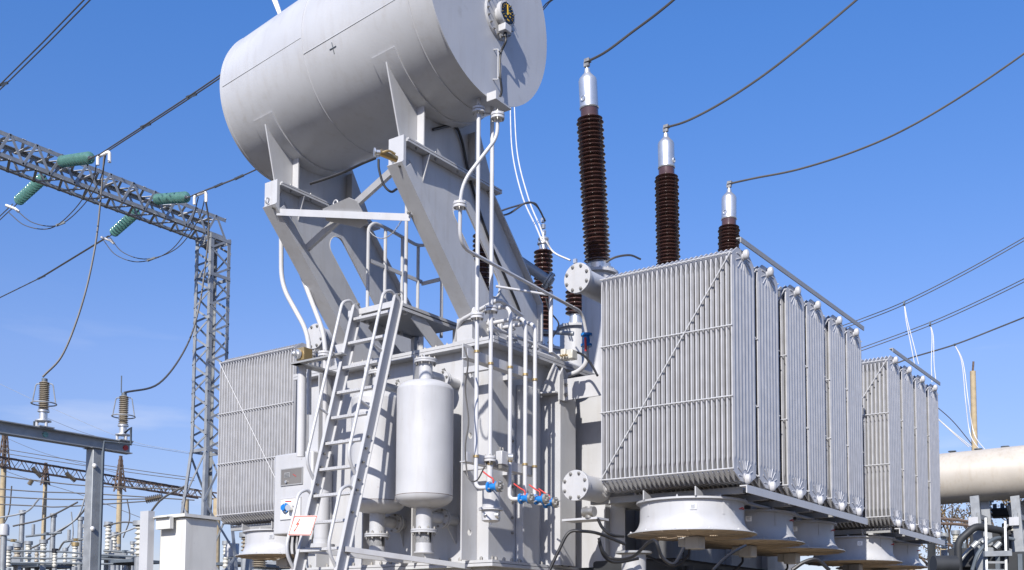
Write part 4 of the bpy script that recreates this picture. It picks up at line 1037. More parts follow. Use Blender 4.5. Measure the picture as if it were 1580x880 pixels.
for (x, y, l) in ((-6.46, 8.95, 'small flanged stub behind the arching pipes'), (-6.46, 9.35, 'second small flanged stub along the cover edge'), (-6.5, 9.9, 'third small flanged stub before the cream terminal block')):
    t = thing('cover_fitting', l, 'fitting', (x, y, ZC+.036), 'small fittings along the cover edge')
    MB().cyl((x, y, ZC+.037), (x, y, ZC+.16), .035, 14).build('stub', 'light', t)
    MB().lathe([(.06, 0), (.06, .02)], (x, y, ZC+.10), (0, 0, 1), 18).build('flange', 'light', t)
    MB().bolts((x, y, ZC+.12), (0, 0, 1), .047, 5, .009, .01).build('bolts', 'bolt', t, kind='stuff')
cb2 = S((716, 535, 9.9), (722, 560, 9.9), (718, 600, 9.95), (723, 650, 9.95), (718, 690, 9.95), (722, 735, 9.95), (735, 742, 9.8), (748, 720, 9.7))
solo(MB().tube(cb2, .007, 6), 'thin_cable', 'wire', 'thin grey cable snaking down the rib left of the vertical pipes', 'cable')
# ------------------------------------------------------------ overhead wires
def wire(pts, r, name, m, label, grp=None, cat='cable', twin=None, spacer=None):
    cs = [V(p) for p in pts]
    if twin is None: return solo(MB().tube(cs, r, 6), name, m, label, cat, grp)
    t = thing(name, label, cat, cs[0], grp)
    o = V(twin)/2
    for s_ in (1, -1): MB().tube([c+o*s_ for c in cs], r, 6).build('conductor', m, t)
    for f in (spacer or []):
        c = cs[int(f*(len(cs)-1))]; MB().beam(c-o*1.15, c+o*1.15, r*3, r*4).build('spacer', 'galvd', t)
    return t
HVL = ('thick cable swinging from the tallest silver-capped bushing up out of the picture', 'thick cable from the middle silver-capped bushing up to the right', 'thick cable sagging from the right-hand silver-capped bushing to the right edge')
hvw = [((904, 97), (935, 80), (975, 50), (1010, 24), (1045, -5), (1075, -35)), ((1028, 196), (1062, 186), (1115, 158), (1180, 115), (1250, 60), (1325, -3), (1370, -45)),
       ((1127, 284), (1165, 275), (1230, 262), (1310, 237), (1390, 203), (1480, 151), (1580, 83), (1640, 35))]
for pl, p0, l in zip(hvw, HV, HVL):
    d0 = (p0-EYE).dot(_f); n = len(pl)
    pp = [p0]+[at(x, y, D=d0-1.2*(i/(n-1))) for i, (x, y) in enumerate(pl) if i > 0]
    wire(spline(pp, 8), .0155, 'bushing_lead', 'wire', l, 'leads of the high voltage bushings')
# leads of the slim bushing
c = V((-8.2, 12.09, 7.36))
solo(MB().tube(spline([c+V((0, 0, .1)), at(833, 325, X=-8.2), at(822, 313, X=-8.2), at(790, 320, X=-8.1), at(762, 330, X=-8.0)]), .013, 6), 'bushing_lead', 'wire', 'upper of two grey leads arching left from the slim bushing', 'cable')
solo(MB().tube(spline([c+V((.03, 0, .05)), at(828, 318, X=-8.15), at(812, 313, X=-8.1), at(785, 330, X=-8.1), at(760, 334, X=-8.0)]), .013, 6), 'bushing_lead', 'wire', 'lower of two grey leads arching left from the slim bushing', 'cable')
solo(MB().tube(spline([at(787, 150, D=22), at(790, 230, D=19), at(805, 300, D=16.5), at(828, 352, D=14.6), at(836, 372, D=14.1)]), .011, 6), 'white_cable', 'wirel', 'left one of two bright cables hanging behind the tank end down to the slim bushing', 'cable', 'bright cables behind the oil tank')
solo(MB().tube(spline([at(793, 150, D=22), at(798, 235, D=19), at(815, 305, D=16.5), at(834, 352, D=14.6), at(840, 374, D=14.1)]), .011, 6), 'white_cable', 'wirel', 'right one of two bright cables hanging behind the tank end down to the slim bushing', 'cable', 'bright cables behind the oil tank')
solo(MB().tube(spline([at(842, 372, D=14), at(855, 390, D=14), at(880, 402, D=13.8)]), .012, 6), 'white_cable', 'wirel', 'short bright cable sagging from the slim bushing cap towards the blank flange', 'cable')
for k, l in ((0, 'left bright clamp lead seen through the gap right of the right frame'), (6, 'right bright clamp lead seen through the gap right of the right frame')):
    solo(MB().tube(spline([at(738+k*.3, 250, D=12.6), at(744+k*.4, 270, D=12.6), at(745+k*.5, 305, D=12.6)]), .012, 6), 'clamp_lead', 'wirel', l, 'cable')
solo(MB().tube(spline([at(935, 405, D=12.6), at(950, 397, D=12.6), at(972, 394, D=12.8), at(988, 400, D=13.0)]), .013, 6), 'roof_cable', 'wire', 'short grey cable arching over the radiator roof beside the tallest bushing', 'cable')
for k, l in ((0, 'left strand of bright cable rising from behind the oil tank at the top edge'), (5, 'right strand of bright cable rising from behind the oil tank at the top edge')):
    solo(MB().tube([at(437+k*.4, 38, D=14), at(419+k, -6, D=14), at(410+k, -40, D=14)], .018, 6), 'white_cable', 'wirel', l, 'cable')

# ------------------------------------------------------------ lattice gantry on the left
def lattice(t, P0, P1, a, b, n, r, m='galv', ra=None, faces=4, kind=None, a2=None, b2=None):
    """box truss from P0 to P1, half widths as vectors a,b at P0 (a2,b2 at P1)"""
    P0, P1, a, b = V(P0), V(P1), V(a), V(b); a2 = V(a2) if a2 is not None else a; b2 = V(b2) if b2 is not None else b
    cor = [(-1, -1), (1, -1), (1, 1), (-1, 1)]; ra = ra or r*1.9
    f = lambda k, u: P0.lerp(P1, u)+a.lerp(a2, u)*cor[k][0]+b.lerp(b2, u)*cor[k][1]
    for k in range(4):
        MB().angle(f(k, 0), f(k, 1), ra, ra*.14, a*(-cor[k][0]), b*(-cor[k][1])).build('chord', m, t)
    jo = MB()
    for k in range(4):
        for i in range(n):
            j = (k+1) % 4
            p, q = (f(k, i/n), f(j, (i+1)/n)) if i % 2 == 0 else (f(j, i/n), f(k, (i+1)/n))
            w_ = (a if k % 2 else b).normalized()
            if kind: jo.beam(p, q, r, r*.3, (a if k % 2 else b))
            else:
                MB().beam(p, q, r*.25, r, (b if k % 2 else a)).build('lacing_bar', m, t)
    if kind: jo.build('lacing', m, t, kind='stuff')
GT = at(326, 500, D=24.0)
zt = at(349, 366, D=24.0).z; zc1 = at(340, 334, D=24.0).z; zc0 = at(335, 368, D=24.0).z
TWR = thing('lattice_tower', 'galvanised lattice tower left of the radiators, carrying the end of the gantry beam', 'lattice tower', (GT.x, GT.y, 0))
zs = at(320, 700, D=24).z
h = .27
lattice(TWR, (GT.x, GT.y, zs), (GT.x, GT.y, zt), (h, 0, 0), (0, h, 0), 15, .045, ra=.085)
lattice(TWR, (GT.x, GT.y, 0.05), (GT.x, GT.y, zs-.02), (.75, 0, 0), (0, .75, 0), 5, .05, ra=.085, a2=(h+.01, 0, 0), b2=(0, h+.01, 0))
for z in (zs, zt-.9, zt-.06):
    for s_ in (-1, 1):
        MB().beam((GT.x-h, GT.y+s_*h, z), (GT.x+h, GT.y+s_*h, z), .02, .07).build('tie_plate', 'galv', TWR)
        MB().beam((GT.x+s_*h, GT.y-h, z), (GT.x+s_*h, GT.y+h, z), .02, .07).build('tie_plate', 'galv', TWR)
GB = thing('gantry_beam', 'galvanised lattice beam crossing the upper left sky, hung with green insulator strings', 'lattice beam', (GT.x, GT.y-5, zc0))
ymin = at(-60, 215, X=GT.x).y; bw = .28
zm = (zc0+zc1)/2; bh = (zc1-zc0)/2
lattice(GB, (GT.x-.05, ymin, zm), (GT.x-.05, GT.y+.15, zm), (bw, 0, 0), (0, 0, bh), 22, .05, ra=.08)
MB().box((GT.x-bw-.02, GT.y-.12, zc0-.12), (GT.x+bw-.04, GT.y+.12, zc0-.045)).build('seat_plate', 'galv', GB)
# bright top lacing plates
for i in range(12):
    y = ymin+(GT.y-ymin)*(i+.5)/12
    MB().box((GT.x-bw-.03, y-.03, zm+bh-.1), (GT.x+bw-.07, y+.03, zm+bh-.085)).build('cross_plate', 'light', GB)
DISC = None
def string(p, q, label, nd=11):
    global DISC
    p, q = V(p), V(q); d = (q-p).normalized(); Ln = (q-p).length
    t = thing('insulator_string', label, 'insulator string', p, 'green glass insulator strings on the gantry beam')
    MB().cyl(p, p+d*.12, .02, 8).build('shackle', 'galvd', t); MB().cyl(q-d*.12, q, .02, 8).build('shackle', 'galvd', t)
    for i in range(nd):
        c = p+d*(.14+(Ln-.28)*(i+.5)/nd)
        mb = MB().lathe([(.03, -.022), (.08, -.020), (.104, -.012), (.110, -.002), (.102, .004), (.05, .016), (.035, .03)], c, d, 18)
        mb.build('disc', 'glass', t, ang=60)
        MB().cyl(c+d*.02, c+d*.065, .034, 8).build('disc_cap', 'galvd', t) if i % 1 == 0 else None
    return t
def twinwire(pts, r, label, grp, tw=(0, .15, .11), sp=(.3,), m='wire'):
    return wire(pts, r*.72, 'twin_conductor', m, label, grp, twin=tw, spacer=sp)
XG = GT.x
for nm, (bx, by), (rx, ry), (lx0, ly0), (lx, ly), far1, far0 in (
      ('left', (92, 250), (143, 243), (70, 272), (25, 313), ((340, 118), (500, -2)), (-40, 362)),
      ('right', (238, 308), (292, 304), (214, 325), (172, 362), ((395, 262), (560, 176)), (-30, 474))):
    pr0 = at(bx, by, X=XG+.1); dR = (pr0-EYE).dot(_f)
    pR = at(rx, ry, D=dR-1.6); pL0 = at(lx0, ly0, X=XG-.3); dL = (pL0-EYE).dot(_f); pL = at(lx, ly, D=dL+1.4)
    string(pr0, pR, f'green glass string on the right side of the beam, {nm} phase'); string(pL0, pL, f'green glass string slanting down on the left side of the beam, {nm} phase')
    ex_ = at(rx+17, ry-7, D=dR-1.8); g1 = at(*far1[0], D=dR-4.5); g2 = at(*far1[1], D=dR-8)
    twinwire([pR]+spline([ex_, g1, g2]), .016, f'twin overhead conductor running right from the {nm} beam string behind the oil tank', 'twin conductors', sp=(.25, .42))
    e0 = at(*far0, D=dL+5)
    twinwire([pL, (pL*.5+e0*.5)-V((0, 0, .10)), e0], .016, f'twin overhead conductor running down left from the {nm} beam string', 'twin conductors', sp=(.5,))
    # jumper loop
    jl = {'left': [(157, 240), (148, 280), (120, 322), (84, 350), (45, 346), (18, 325)], 'right': [(312, 302), (300, 342), (268, 385), (222, 402), (185, 392), (164, 368)]}[nm]
    pts = spline([at(x, y, D=dR-1.8+(dL+1.4-dR+1.8)*i/5) for i, (x, y) in enumerate(jl)])
    twinwire(pts, .014, f'twin jumper loop hanging under the beam, {nm} phase', 'jumper loops', tw=(.10, .10, .07), sp=(.55,))
    # clamps
    ct = thing('dead_end_clamp', f'pale end fittings where the {nm} phase conductor meets its string', 'clamp', ex_, 'conductor clamps on the gantry')
    MB().tube(path([at(rx+8, ry+12, D=dR-1.8), at(rx+8, ry-1, D=dR-1.8), at(rx+26, ry-9, D=dR-1.8), at(rx+26, ry+8, D=dR-1.8)], .05), .03, 8).build('fitting', 'wirel', ct)
    MB().tube([at(lx-16, ly+4, D=dL+1.4), at(lx-2, ly+9, D=dL+1.4), at(lx+4, ly+14, D=dL+1.4)], .03, 8).build('fitting', 'wirel', ct)
wire(spline([at(161, 238, D=21), at(156, 300, D=21), at(147, 380, D=20.8), at(128, 465, D=20.5), at(98, 545, D=20.2), at(66, 582, D=20)]), .020, 'dropper_cable', 'wire', 'long grey dropper from the left phase down to the left surge arrester')
wire(spline([at(316, 302, D=23), at(322, 345, D=23.2), at(318, 400, D=23.2), at(306, 480, D=23), at(285, 540, D=22.5), at(245, 592, D=21.5), at(192, 606, D=20.5)]), .020, 'dropper_cable', 'wire', 'long grey dropper from the right phase down to the right surge arrester')
twinwire([at(-30, 162, D=22), at(5, 130, D=21.6), at(72, 64, D=20), at(150, -16, D=18.5)], .019, 'twin overhead conductor crossing the top left corner of the sky', 'twin conductors', sp=(.36,))
twinwire([at(800, 60, D=30), at(845, 5, D=27), at(880, -22, D=25)], .022, 'twin overhead conductor appearing right of the oil tank at the top edge', 'twin conductors', sp=())

# right-hand background lines
for pts, l, sp in ((((1280, 512, 36), (1330, 494, 36), (1395, 468, 35), (1490, 420, 34), (1600, 358, 33)), 'upper twin line on the right, above the far radiators', (.1, .5)),
                   (((1290, 552, 36), (1335, 537, 36), (1435, 500, 35), (1520, 462, 34), (1600, 423, 33)), 'middle twin line on the right, above the far radiators', (.2, .5)),
                   (((1380, 562, 36), (1410, 551, 36), (1473, 532, 35), (1540, 506, 34), (1600, 482, 33)), 'lowest line on the right, above the far radiators', (.5,))):
    twinwire(S(*pts), .022, l, 'distant lines on the right', tw=(0, .06, .12) if 'lowest' not in l else (0, .03, .03), sp=sp)
for pts, l in ((((1395, 467, 35), (1398, 495, 35), (1405, 530, 35), (1411, 562, 35)), 'bright dropper hanging from the upper right line'),
               (((1435, 500, 35), (1438, 520, 35), (1437, 560, 35), (1438, 590, 35)), 'bright dropper hanging from the middle right line'),
               (((1473, 532, 35), (1484, 560, 35), (1490, 620, 35), (1497, 670, 35), (1512, 695, 34)), 'long bright dropper hanging from the lowest right line'),
               (((1440, 640, 34), (1470, 668, 34), (1495, 690, 34)), 'bright cable sloping down to the cream tank from behind the radiators')):
    for k in (0, 1):
        wire([p+V((.0, .0, 0))+_r*(.11*k*(i/20)) for i, p in enumerate(S(*pts))], .014, 'dropper_cable', 'wirel', l+(', its left strand' if k == 0 else ', its right strand'), 'bright droppers on the right')
wire(S((1442, 625, 34), (1470, 650, 34), (1500, 686, 34)), .014, 'dropper_cable', 'wire', 'thin dark cable sloping to the cream tank behind the radiator edge')

# ------------------------------------------------------------ busbar frame with surge arresters, left
D1 = 20.0
def ibeam(t, p, q, w, h, m='galv', nm='beam'):
    p, q = V(p), V(q); z = V((0, 0, h/2))
    MB().beam(p, q, .012, h-.03).build(nm+'_web', m, t)
    for s_ in (1, -1): MB().beam(p+z*s_, q+z*s_, w, .018).build(nm+'_flange', m, t)
pb = at(147, 700, D=20)
BF = thing('busbar_gantry', 'grey steel beam on a post in the lower left, carrying two surge arresters', 'steel frame', (pb.x, pb.y, 0))
y0 = at(-40, 655, X=pb.x).y; zb_ = at(100, 676, X=pb.x).z
yb1 = at(200, 690, X=pb.x).y
ibeam(BF, (pb.x, y0, zb_), (pb.x, yb1, zb_), .20, .20)
MB().box((pb.x-.115, pb.y-.115, .02), (pb.x+.115, pb.y+.115, zb_-.12)).build('post', 'galv', BF, bev=.01)
MB().box((pb.x-.16, pb.y-.16, zb_-.118), (pb.x+.16, pb.y+.16, zb_-.112)).build('cap_plate', 'galv', BF)
for y_, m_ in ((at(69, 676, X=pb.x).y, 'glass'), (at(193, 696, X=pb.x).y, 'red')):
    MB().cyl((pb.x+.007, y_, zb_), (pb.x+.03, y_, zb_), .05, 16).build('phase_mark', m_, BF, label='green round phase mark' if m_ == 'glass' else 'red round phase mark')
for z_ in (at(150, 721, D=20).z, at(150, 818, D=20).z):
    MB().sphere((pb.x+.13, pb.y-.09, z_), .045, 10).build('clip', 'wirel', BF)
cnd = thing('earthing_strap', 'flat dark earthing strap running down the post from the right surge arrester', 'strap', (pb.x+.2, pb.y, 0))
k0 = at(202, 660, D=20.2); k1 = at(202, 686, D=20.2); k2 = at(161, 682, D=19.9); k3 = at(159, 700, D=19.9)
MB().tube([at(192, 668, D=20.2), k0, k1, k2, k3, V((k3.x, k3.y, .1))], .028, 4).build('strap', 'galvd', cnd)
solo(MB().tube([at(60, 651, D=19.6), at(53, 651, D=19.6), at(53, 667, D=19.6)], .025, 4), 'earthing_strap', 'galvd', 'short flat dark earthing strap at the foot of the left surge arrester', 'strap')
def arrester(px, ptop, pbot, label, r=.092):
    c0_ = at(px, pbot, D=20); x, y = pb.x, at(px, pbot, X=pb.x).y; z0 = zb_+.11; d_ = (V((x, y, z0))-EYE).dot(_f); z1 = at(px, ptop, D=d_).z
    t = thing('surge_arrester', label, 'surge arrester', (x, y, z0), 'surge arresters on the left beam'); H_ = z1-z0
    MB().box((x-.14, y-.14, z0), (x+.14, y+.14, z0+.02)).build('foot_plate', 'galv', t)
    for a in range(3): MB().cyl((x+.1*math.cos(a*2.1), y+.1*math.sin(a*2.1), z0+.02), (x+.1*math.cos(a*2.1), y+.1*math.sin(a*2.1), z0+.12), .025, 8).build('foot_insulator', 'light', t)
    MB().lathe([(.14, .12), (.14, .14), (.07, .15), (.07, .28), (.10, .29), (.10, .32)], (x, y, z0), (0, 0, 1), 18).build('base', 'alu', t)
    MB().lathe(sheds(.32, H_-.03, 15, r, r*.66), (x, y, z0), (0, 0, 1), 20).build('sheds', 'porb', t, ang=80)
    MB().cyl((x, y, z0+H_-.03), (x, y, z0+H_+.03), .05, 12).build('top_cap', 'galvd', t)
    MB().ring((x, y, z1-.42), (0, 0, 1), .21, .012, 28, 6).build('grading_ring', 'galv', t)
    for s_ in (1, -1): MB().tube(path([(x, y, z1-.06), (x+s_*_r.x*.15, y+s_*_r.y*.15, z1-.06), (x+s_*_r.x*.21, y+s_*_r.y*.21, z1-.42)], .05), .011, 6).build('ring_arm', 'galv', t)
    return t
arrester(66, 586, 668, 'left surge arrester with grading ring, standing on the beam in the lower left')
arrester(189, 608, 692, 'right surge arrester with grading ring, at the beam end beside the lattice tower')
solo(MB().cyl(at(187, 606, D=20.3), at(187.5, 580, D=20.3), .012, 6), 'lightning_rod', 'galvd', 'thin rod standing above the right surge arrester', 'rod')

# steel cabinet at the lower left
kb = at(228, 880, D=9.5)
def cab(p0x, p1x, ptop, D, depth, name, m, label, cat='cabinet'):
    a = at(p0x, ptop, D=D); b_ = at(p1x, ptop, D=D)
    return a, b_
cc = at(296, 797, D=9.0)
KB = thing('marshalling_box', 'pale grey steel box with an overhanging lid, at the bottom left edge', 'steel box', (cc.x, cc.y, 0))
a_ = at(258, 800, D=9.0); b_ = at(333, 800, D=9.0); ztp = cc.z
yw = (b_-a_).length
MB().box((cc.x-.20, cc.y-.16, .9), (cc.x+.13, cc.y+.16, ztp-.03)).build('body', 'boxm', KB, bev=.005)
MB().box((cc.x-.225, cc.y-.19, ztp-.026), (cc.x+.155, cc.y+.18, ztp)).build('lid', 'boxm', KB)
MB().box((cc.x-.28, cc.y-.30, .05), (cc.x-.17, cc.y-.24, ztp+.03)).build('post', 'light', KB)
MB().box((cc.x-.28, cc.y-.20, .05), (cc.x-.24, cc.y-.165, .9)).build('post', 'boxm', KB)
MB().box((cc.x-.165, cc.y-.23, ztp-.12), (cc.x+.02, cc.y-.195, ztp-.02)).build('cross_angle', 'boxm', KB)
MB().box((cc.x-.165, cc.y-.26, ztp-.028), (cc.x+.02, cc.y-.231, ztp-.02)).build('cross_angle', 'boxm', KB)

# ------------------------------------------------------------ distant switchyard, left
def pole(px, ptop, D, w_, label, spire=None, m='conc'):
    p = at(px, ptop, D=D); t = thing('concrete_pole', label, 'pole', (p.x, p.y, 0), 'concrete poles of the switchyard')
    MB().lathe([(w_*.95, 0), (w_*.70, p.z)], (p.x, p.y, 0), (0, 0, 1), 14).build('shaft', m, t)
    if spire:
        z1 = at(px, spire, D=D).z
        lattice(t, (p.x, p.y, p.z-.3), (p.x, p.y, z1), (w_*1.25, 0, 0), (0, w_*1.25, 0), 7, .05, m='rust', kind=1, a2=(.05, 0, 0), b2=(0, .05, 0), ra=.08)
    return t
pole(6, 716, 55, .19, 'tan concrete pole at the left edge with a lattice spire', 650)
pole(70, 740, 58, .15, 'thin tan concrete pole left of the steel post', 714)
pole(185, 749, 52, .17, 'tan concrete pole below the right surge arrester, with a lattice spire', 703)
pole(287, 770, 50, .20, 'tan concrete pole seen between the lattice tower legs', None)
pole(335, 770, 46, .22, 'tan concrete pole right of the lattice tower, below the radiator', None)
pole(398, 846, 40, .26, 'tan concrete stub under the left fan', None)
FB = thing('distant_beam', 'rusty lattice beam across the switchyard in the lower left', 'lattice beam', at(140, 735, D=54))
lattice(FB, at(-30, 708, D=50), at(300, 762, D=62), _r*.0+V((0, .28, 0)), (0, 0, .27), 34, .05, m='rust', kind=1, ra=.09)
lattice(FB2 := thing('distant_beam', 'second rusty beam section behind the lattice tower foot', 'lattice beam', at(250, 752, D=66)), at(180, 745, D=60), at(350, 768, D=64), V((0, .28, 0)), (0, 0, .22), 16, .05, m='rust', kind=1, ra=.08)
bus = [((-10, 690), (60, 702), (200, 724), (300, 738), 48, 'highest'), ((-10, 697), (60, 708), (200, 729), (300, 742), 48, 'second highest'), ((-10, 733), (60, 742), (140, 750), (300, 756), 40, 'third'),
       ((-10, 754), (60, 759), (140, 762), (300, 772), 40, 'fourth'), ((-10, 766), (70, 770), (140, 771), (230, 770), 38, 'fifth'), ((-10, 778), (60, 781), (100, 782), (250, 772), 38, 'sixth'),
       ((-10, 720), (40, 738), (120, 762), (220, 800), 60, 'steepest')]
for *ps, D, nm in bus:
    wire(S(*[(x, y, D) for x, y in ps]), .024 if D < 45 else .018, 'busbar_line', 'wire', f'{nm} of the long thin lines over the lower left switchyard', 'lines over the switchyard')
for k, pts in enumerate([((-5, 860), (60, 862), (130, 862), (232, 866)), ((-5, 868), (60, 869), (140, 870), (232, 872)), ((-5, 851), (80, 851), (150, 856), (232, 860))]):
    wire(S(*[(x, y, 30) for x, y in pts]), .03, 'busbar_tube', 'galvd', ['middle', 'lowest', 'upper'][k]+' grey busbar tube along the bottom left edge', 'busbar tubes')
for k, pts in enumerate([((-5, 800, 34), (40, 790, 34), (60, 770, 34)), ((20, 812, 34), (70, 800, 34), (120, 775, 34)), ((40, 850, 34), (75, 832, 34), (128, 790, 34), (140, 742, 34)),
                         ((140, 741, 33), (132, 765, 33), (118, 800, 33), (80, 825, 33)), ((90, 850, 34), (100, 836, 34), (118, 833, 34)), ((160, 812, 34), (190, 806, 34), (215, 808, 34)),
                         ((165, 830, 34), (200, 818, 34), (240, 800, 34)), ((18, 750, 40), (14, 790, 40), (4, 812, 40)), ((60, 640, 70), (130, 668, 70), (200, 685, 70), (290, 700, 70)), ((-10, 588, 70), (80, 630, 70), (200, 680, 70), (290, 698, 70)),
                         ((290, 748, 28), (250, 770, 28), (226, 800, 28)), ((0, 672, 60), (70, 700, 60), (180, 730, 60)), ((110, 790, 40), (112, 830, 40), (95, 860, 40)), ((196, 770, 45), (200, 800, 45), (190, 830, 45))]):
    wire(S(*pts), .028 if pts[0][2] < 60 else .012, 'slack_cable', 'wire' if k % 3 else 'galv', ['slack cable at the far left edge', 'slack cable rising right of the far left pole', 'long cable curving up to the steel post', 'dark cable curving down from the steel post', 'short looped cable at the bottom left', 'cable draped right of the steel post', 'cable rising towards the grey box', 'paired drop cable beside the left pole', 'thin distant wire descending behind the surge arresters', 'lower thin distant wire from the left edge', 'cable running down left of the lattice tower foot', 'thin wire below the beam at the left edge', 'hanging cable between white insulators', 'hanging cable right of the tan pole'][k], 'slack cables in the switchyard')
def column(px, ptop, pbot, D, r, m, label, ribs=True, cap=None):
    p = at(px, pbot, D=D); z1 = at(px, ptop, D=D).z
    t = thing('post_insulator', label, 'insulator', (p.x, p.y, p.z), 'post insulators of the switchyard'); H_ = z1-p.z
    if ribs: MB().lathe(sheds(.05, H_-.05, max(5, int(H_/.12)), r, r*.72), (p.x, p.y, p.z), (0, 0, 1), 14).build('porcelain', m, t, ang=80)
    else: MB().lathe([(r, .02), (r*.9, H_-.05)], (p.x, p.y, p.z), (0, 0, 1), 14).build('tube', m, t)
    MB().cyl((p.x, p.y, z1-.05), (p.x, p.y, z1+.06), r*1.25, 14).build('cap', cap or 'galv', t)
    MB().cyl((p.x, p.y, .02), (p.x, p.y, p.z+.02), r*.9, 10).build('stand', 'galv', t)
for a in ((32, 790, 862, 34, .085, 'galv', 'leftmost tall grey tube with a flat cap, left of the steel post', False), (80, 795, 868, 34, .085, 'galv', 'middle tall grey tube with a flat cap', False), (122, 800, 870, 34, .085, 'galv', 'right-hand tall grey tube with a flat cap, next to the steel post', False),
          (43, 838, 874, 34, .10, 'porw', 'white ribbed insulator right of the leftmost grey tube'), (66, 836, 874, 33, .10, 'porw', 'white ribbed insulator left of the middle grey tube'), (84, 850, 878, 30, .07, 'porw', 'small white ribbed insulator with a black cap', True, 'rub'), (115, 840, 876, 32, .09, 'porw', 'white ribbed insulator with a yellow cap', True, 'brass'),
          (133, 812, 862, 33, .12, 'porw', 'white ribbed insulator just left of the steel post'), (166, 808, 858, 36, .11, 'porw', 'white ribbed insulator right of the steel post'), (175, 824, 858, 38, .11, 'porw', 'shorter white ribbed insulator behind its neighbour'), (26, 842, 876, 32, .11, 'porb', 'tan ribbed insulator at the foot of the leftmost tube'),
          (219, 808, 862, 26, .19, 'porw', 'stout cream ribbed insulator beside the grey box'), (382, 826, 862, 26, .17, 'porb', 'stout tan ribbed insulator left of the left fan'), (400, 856, 880, 22, .16, 'porb', 'stout tan ribbed insulator below the left fan'), (348, 838, 880, 30, .09, 'porw', 'slim white insulator right of the lattice tower foot'), (362, 842, 880, 30, .09, 'porw', 'second slim white insulator right of the lattice tower foot')):
    column(*a)
def vt(px, p0, p1, D, r, label):
    p = at(px, p1, D=D); z1 = at(px, p0, D=D).z
    t = thing('instrument_transformer', label, 'transformer', (p.x, p.y, p.z), 'instrument transformers')
    MB().lathe([(r, 0), (r, z1-p.z-.1), (r*.8, z1-p.z-.02), (.02, z1-p.z)], (p.x, p.y, p.z), (0, 0, 1), 20).build('head', 'light', t)
    MB().cyl((p.x, p.y, p.z-1.0), (p.x, p.y, p.z-.02), r*.6, 14).build('neck', 'galv', t)
    MB().cyl((p.x, p.y, .02), (p.x, p.y, p.z-1.02), r*.7, 12).build('stand', 'galv', t)
vt(6, 808, 826, 28, .13, 'round white instrument head at the far left edge'); vt(358, 838, 860, 24, .15, 'round white instrument head right of the lattice tower foot')
def strg(px0, py0, px1, py1, D, label):
    a, b_ = at(px0, py0, D=D), at(px1, py1, D=D); d = (b_-a); t = thing('distant_insulator_string', label, 'insulator string', a, 'distant insulator strings')
    n = 9; pr = []
    for i in range(n):
        u = d.length*i/n; pr += [(.03, u), (.12, u+.02), (.03, u+.05)]
    MB().lathe(pr, a, d, 10).build('discs', 'porb', t)
for a in ((50, 722, 64, 737, 52, 'greenish string left of the thin pole under the rusty beam'), (102, 730, 117, 743, 52, 'greenish string hanging under the rusty beam left of the steel post'), (225, 772, 252, 766, 34, 'green string pulling left from the lattice tower foot'), (50, 740, 45, 748, 50, 'short string tip hanging under the far beam')): strg(*a)
for i, (p, q, l) in enumerate((((0, 830), (35, 838), 'left disconnector arm with yellow joint'), ((40, 828), (95, 822), 'middle disconnector arm over the white insulators'), ((100, 836), (130, 832), 'right disconnector arm beside the steel post'), ((160, 850), (215, 853), 'disconnector arm right of the steel post'))):
    t = thing('disconnector_arm', l, 'switch arm', at(*p, D=33), 'disconnector arms')
    a, b_ = at(*p, D=33), at(*q, D=33); MB().cyl(a, b_, .035, 8).build('arm', 'galvd', t); c = a.lerp(b_, .6); MB().box((c.x-.07, c.y-.07, c.z-.03), (c.x+.07, c.y+.07, c.z+.05)).build('joint', 'brass' if i in (0, 2) else 'galvd', t)
    MB().cyl(a.lerp(b_, .2), a.lerp(b_, .2)+V((0, 0, .35)), .05, 8).build('contact', 'galv', t)

# ------------------------------------------------------------ right background: second transformer
p = at(1500, 735, D=27)
ax_ = V((1, 0, .012)).normalized()
CT = thing('cream_conservator', 'weathered cream horizontal tank on steel legs at the right edge', 'oil tank', (p.x, p.y, p.z-.66))
MB().lathe([(.0, -.12), (.40, -.10), (.60, -.03), (.645, .03), (.645, 6.5), (.60, 6.57)], (p.x-2.1, p.y, p.z-.03), ax_, 64).build('shell', 'cream', CT)
for i in range(7): MB().lathe([(.06, 0), (.06, .03), (.10, .03), (.10, .05)], (p.x-1.7+.62*i, p.y, p.z+.63), (0, 0, 1), 14).build('filler_cap', 'galvd', CT)
for px_ in (1500, 1562):
    q = at(px_, 775, D=26.2)
    for o in (0, 1.1):
        MB().beam((q.x+.1, q.y+o-.2, q.z+.12), (q.x+.40, q.y+o-.2, .05), .20, .08, (0, 1, 0)).build('leg', 'galv', CT)
    MB().beam((q.x+.12, q.y-.3, q.z-.35), (q.x+.12, q.y+1.1, q.z-.35), .08, .12).build('leg_tie', 'galv', CT)
    MB().box((q.x-.02, q.y-.34, q.z-.6), (q.x+.2, q.y-.30, q.z-.4)).build('leg_clamp', 'light', CT)
q = at(1520, 860, D=26)
DT = thing('old_transformer', 'dark old transformer body below the cream tank', 'transformer', (q.x, q.y, 0))
MB().box((q.x-.9, q.y+.2, .1), (q.x+3.2, q.y+2.2, at(1500, 852, D=26).z)).build('tank', 'dark', DT, bev=.04)
for i in range(6): MB().box((q.x-.8+.5*i, q.y+.12, .2), (q.x-.70+.5*i, q.y+.199, at(1500, 856, D=26).z)).build('rib', 'galvd', DT)
a = at(1478, 836, D=25.6); b_ = at(1505, 812, D=25.6); c = at(1550, 820, D=25.8)
MB().tube(path([a-V((0, 0, .7)), a, b_, c, c-V((0, 0, .6))], .15), .09, 12).build('pipe', 'dark', DT)
MB().cyl(at(1440, 872, D=25), at(1475, 872, D=25), .22, 20).build('drum', 'dark', DT)
for i, (px_, py_) in enumerate(((1515, 838), (1535, 846), (1500, 845))): MB().cyl(at(px_, py_, D=25.7), at(px_+8, py_-8, D=25.7), .07, 10).build('elbow', 'galv', DT)
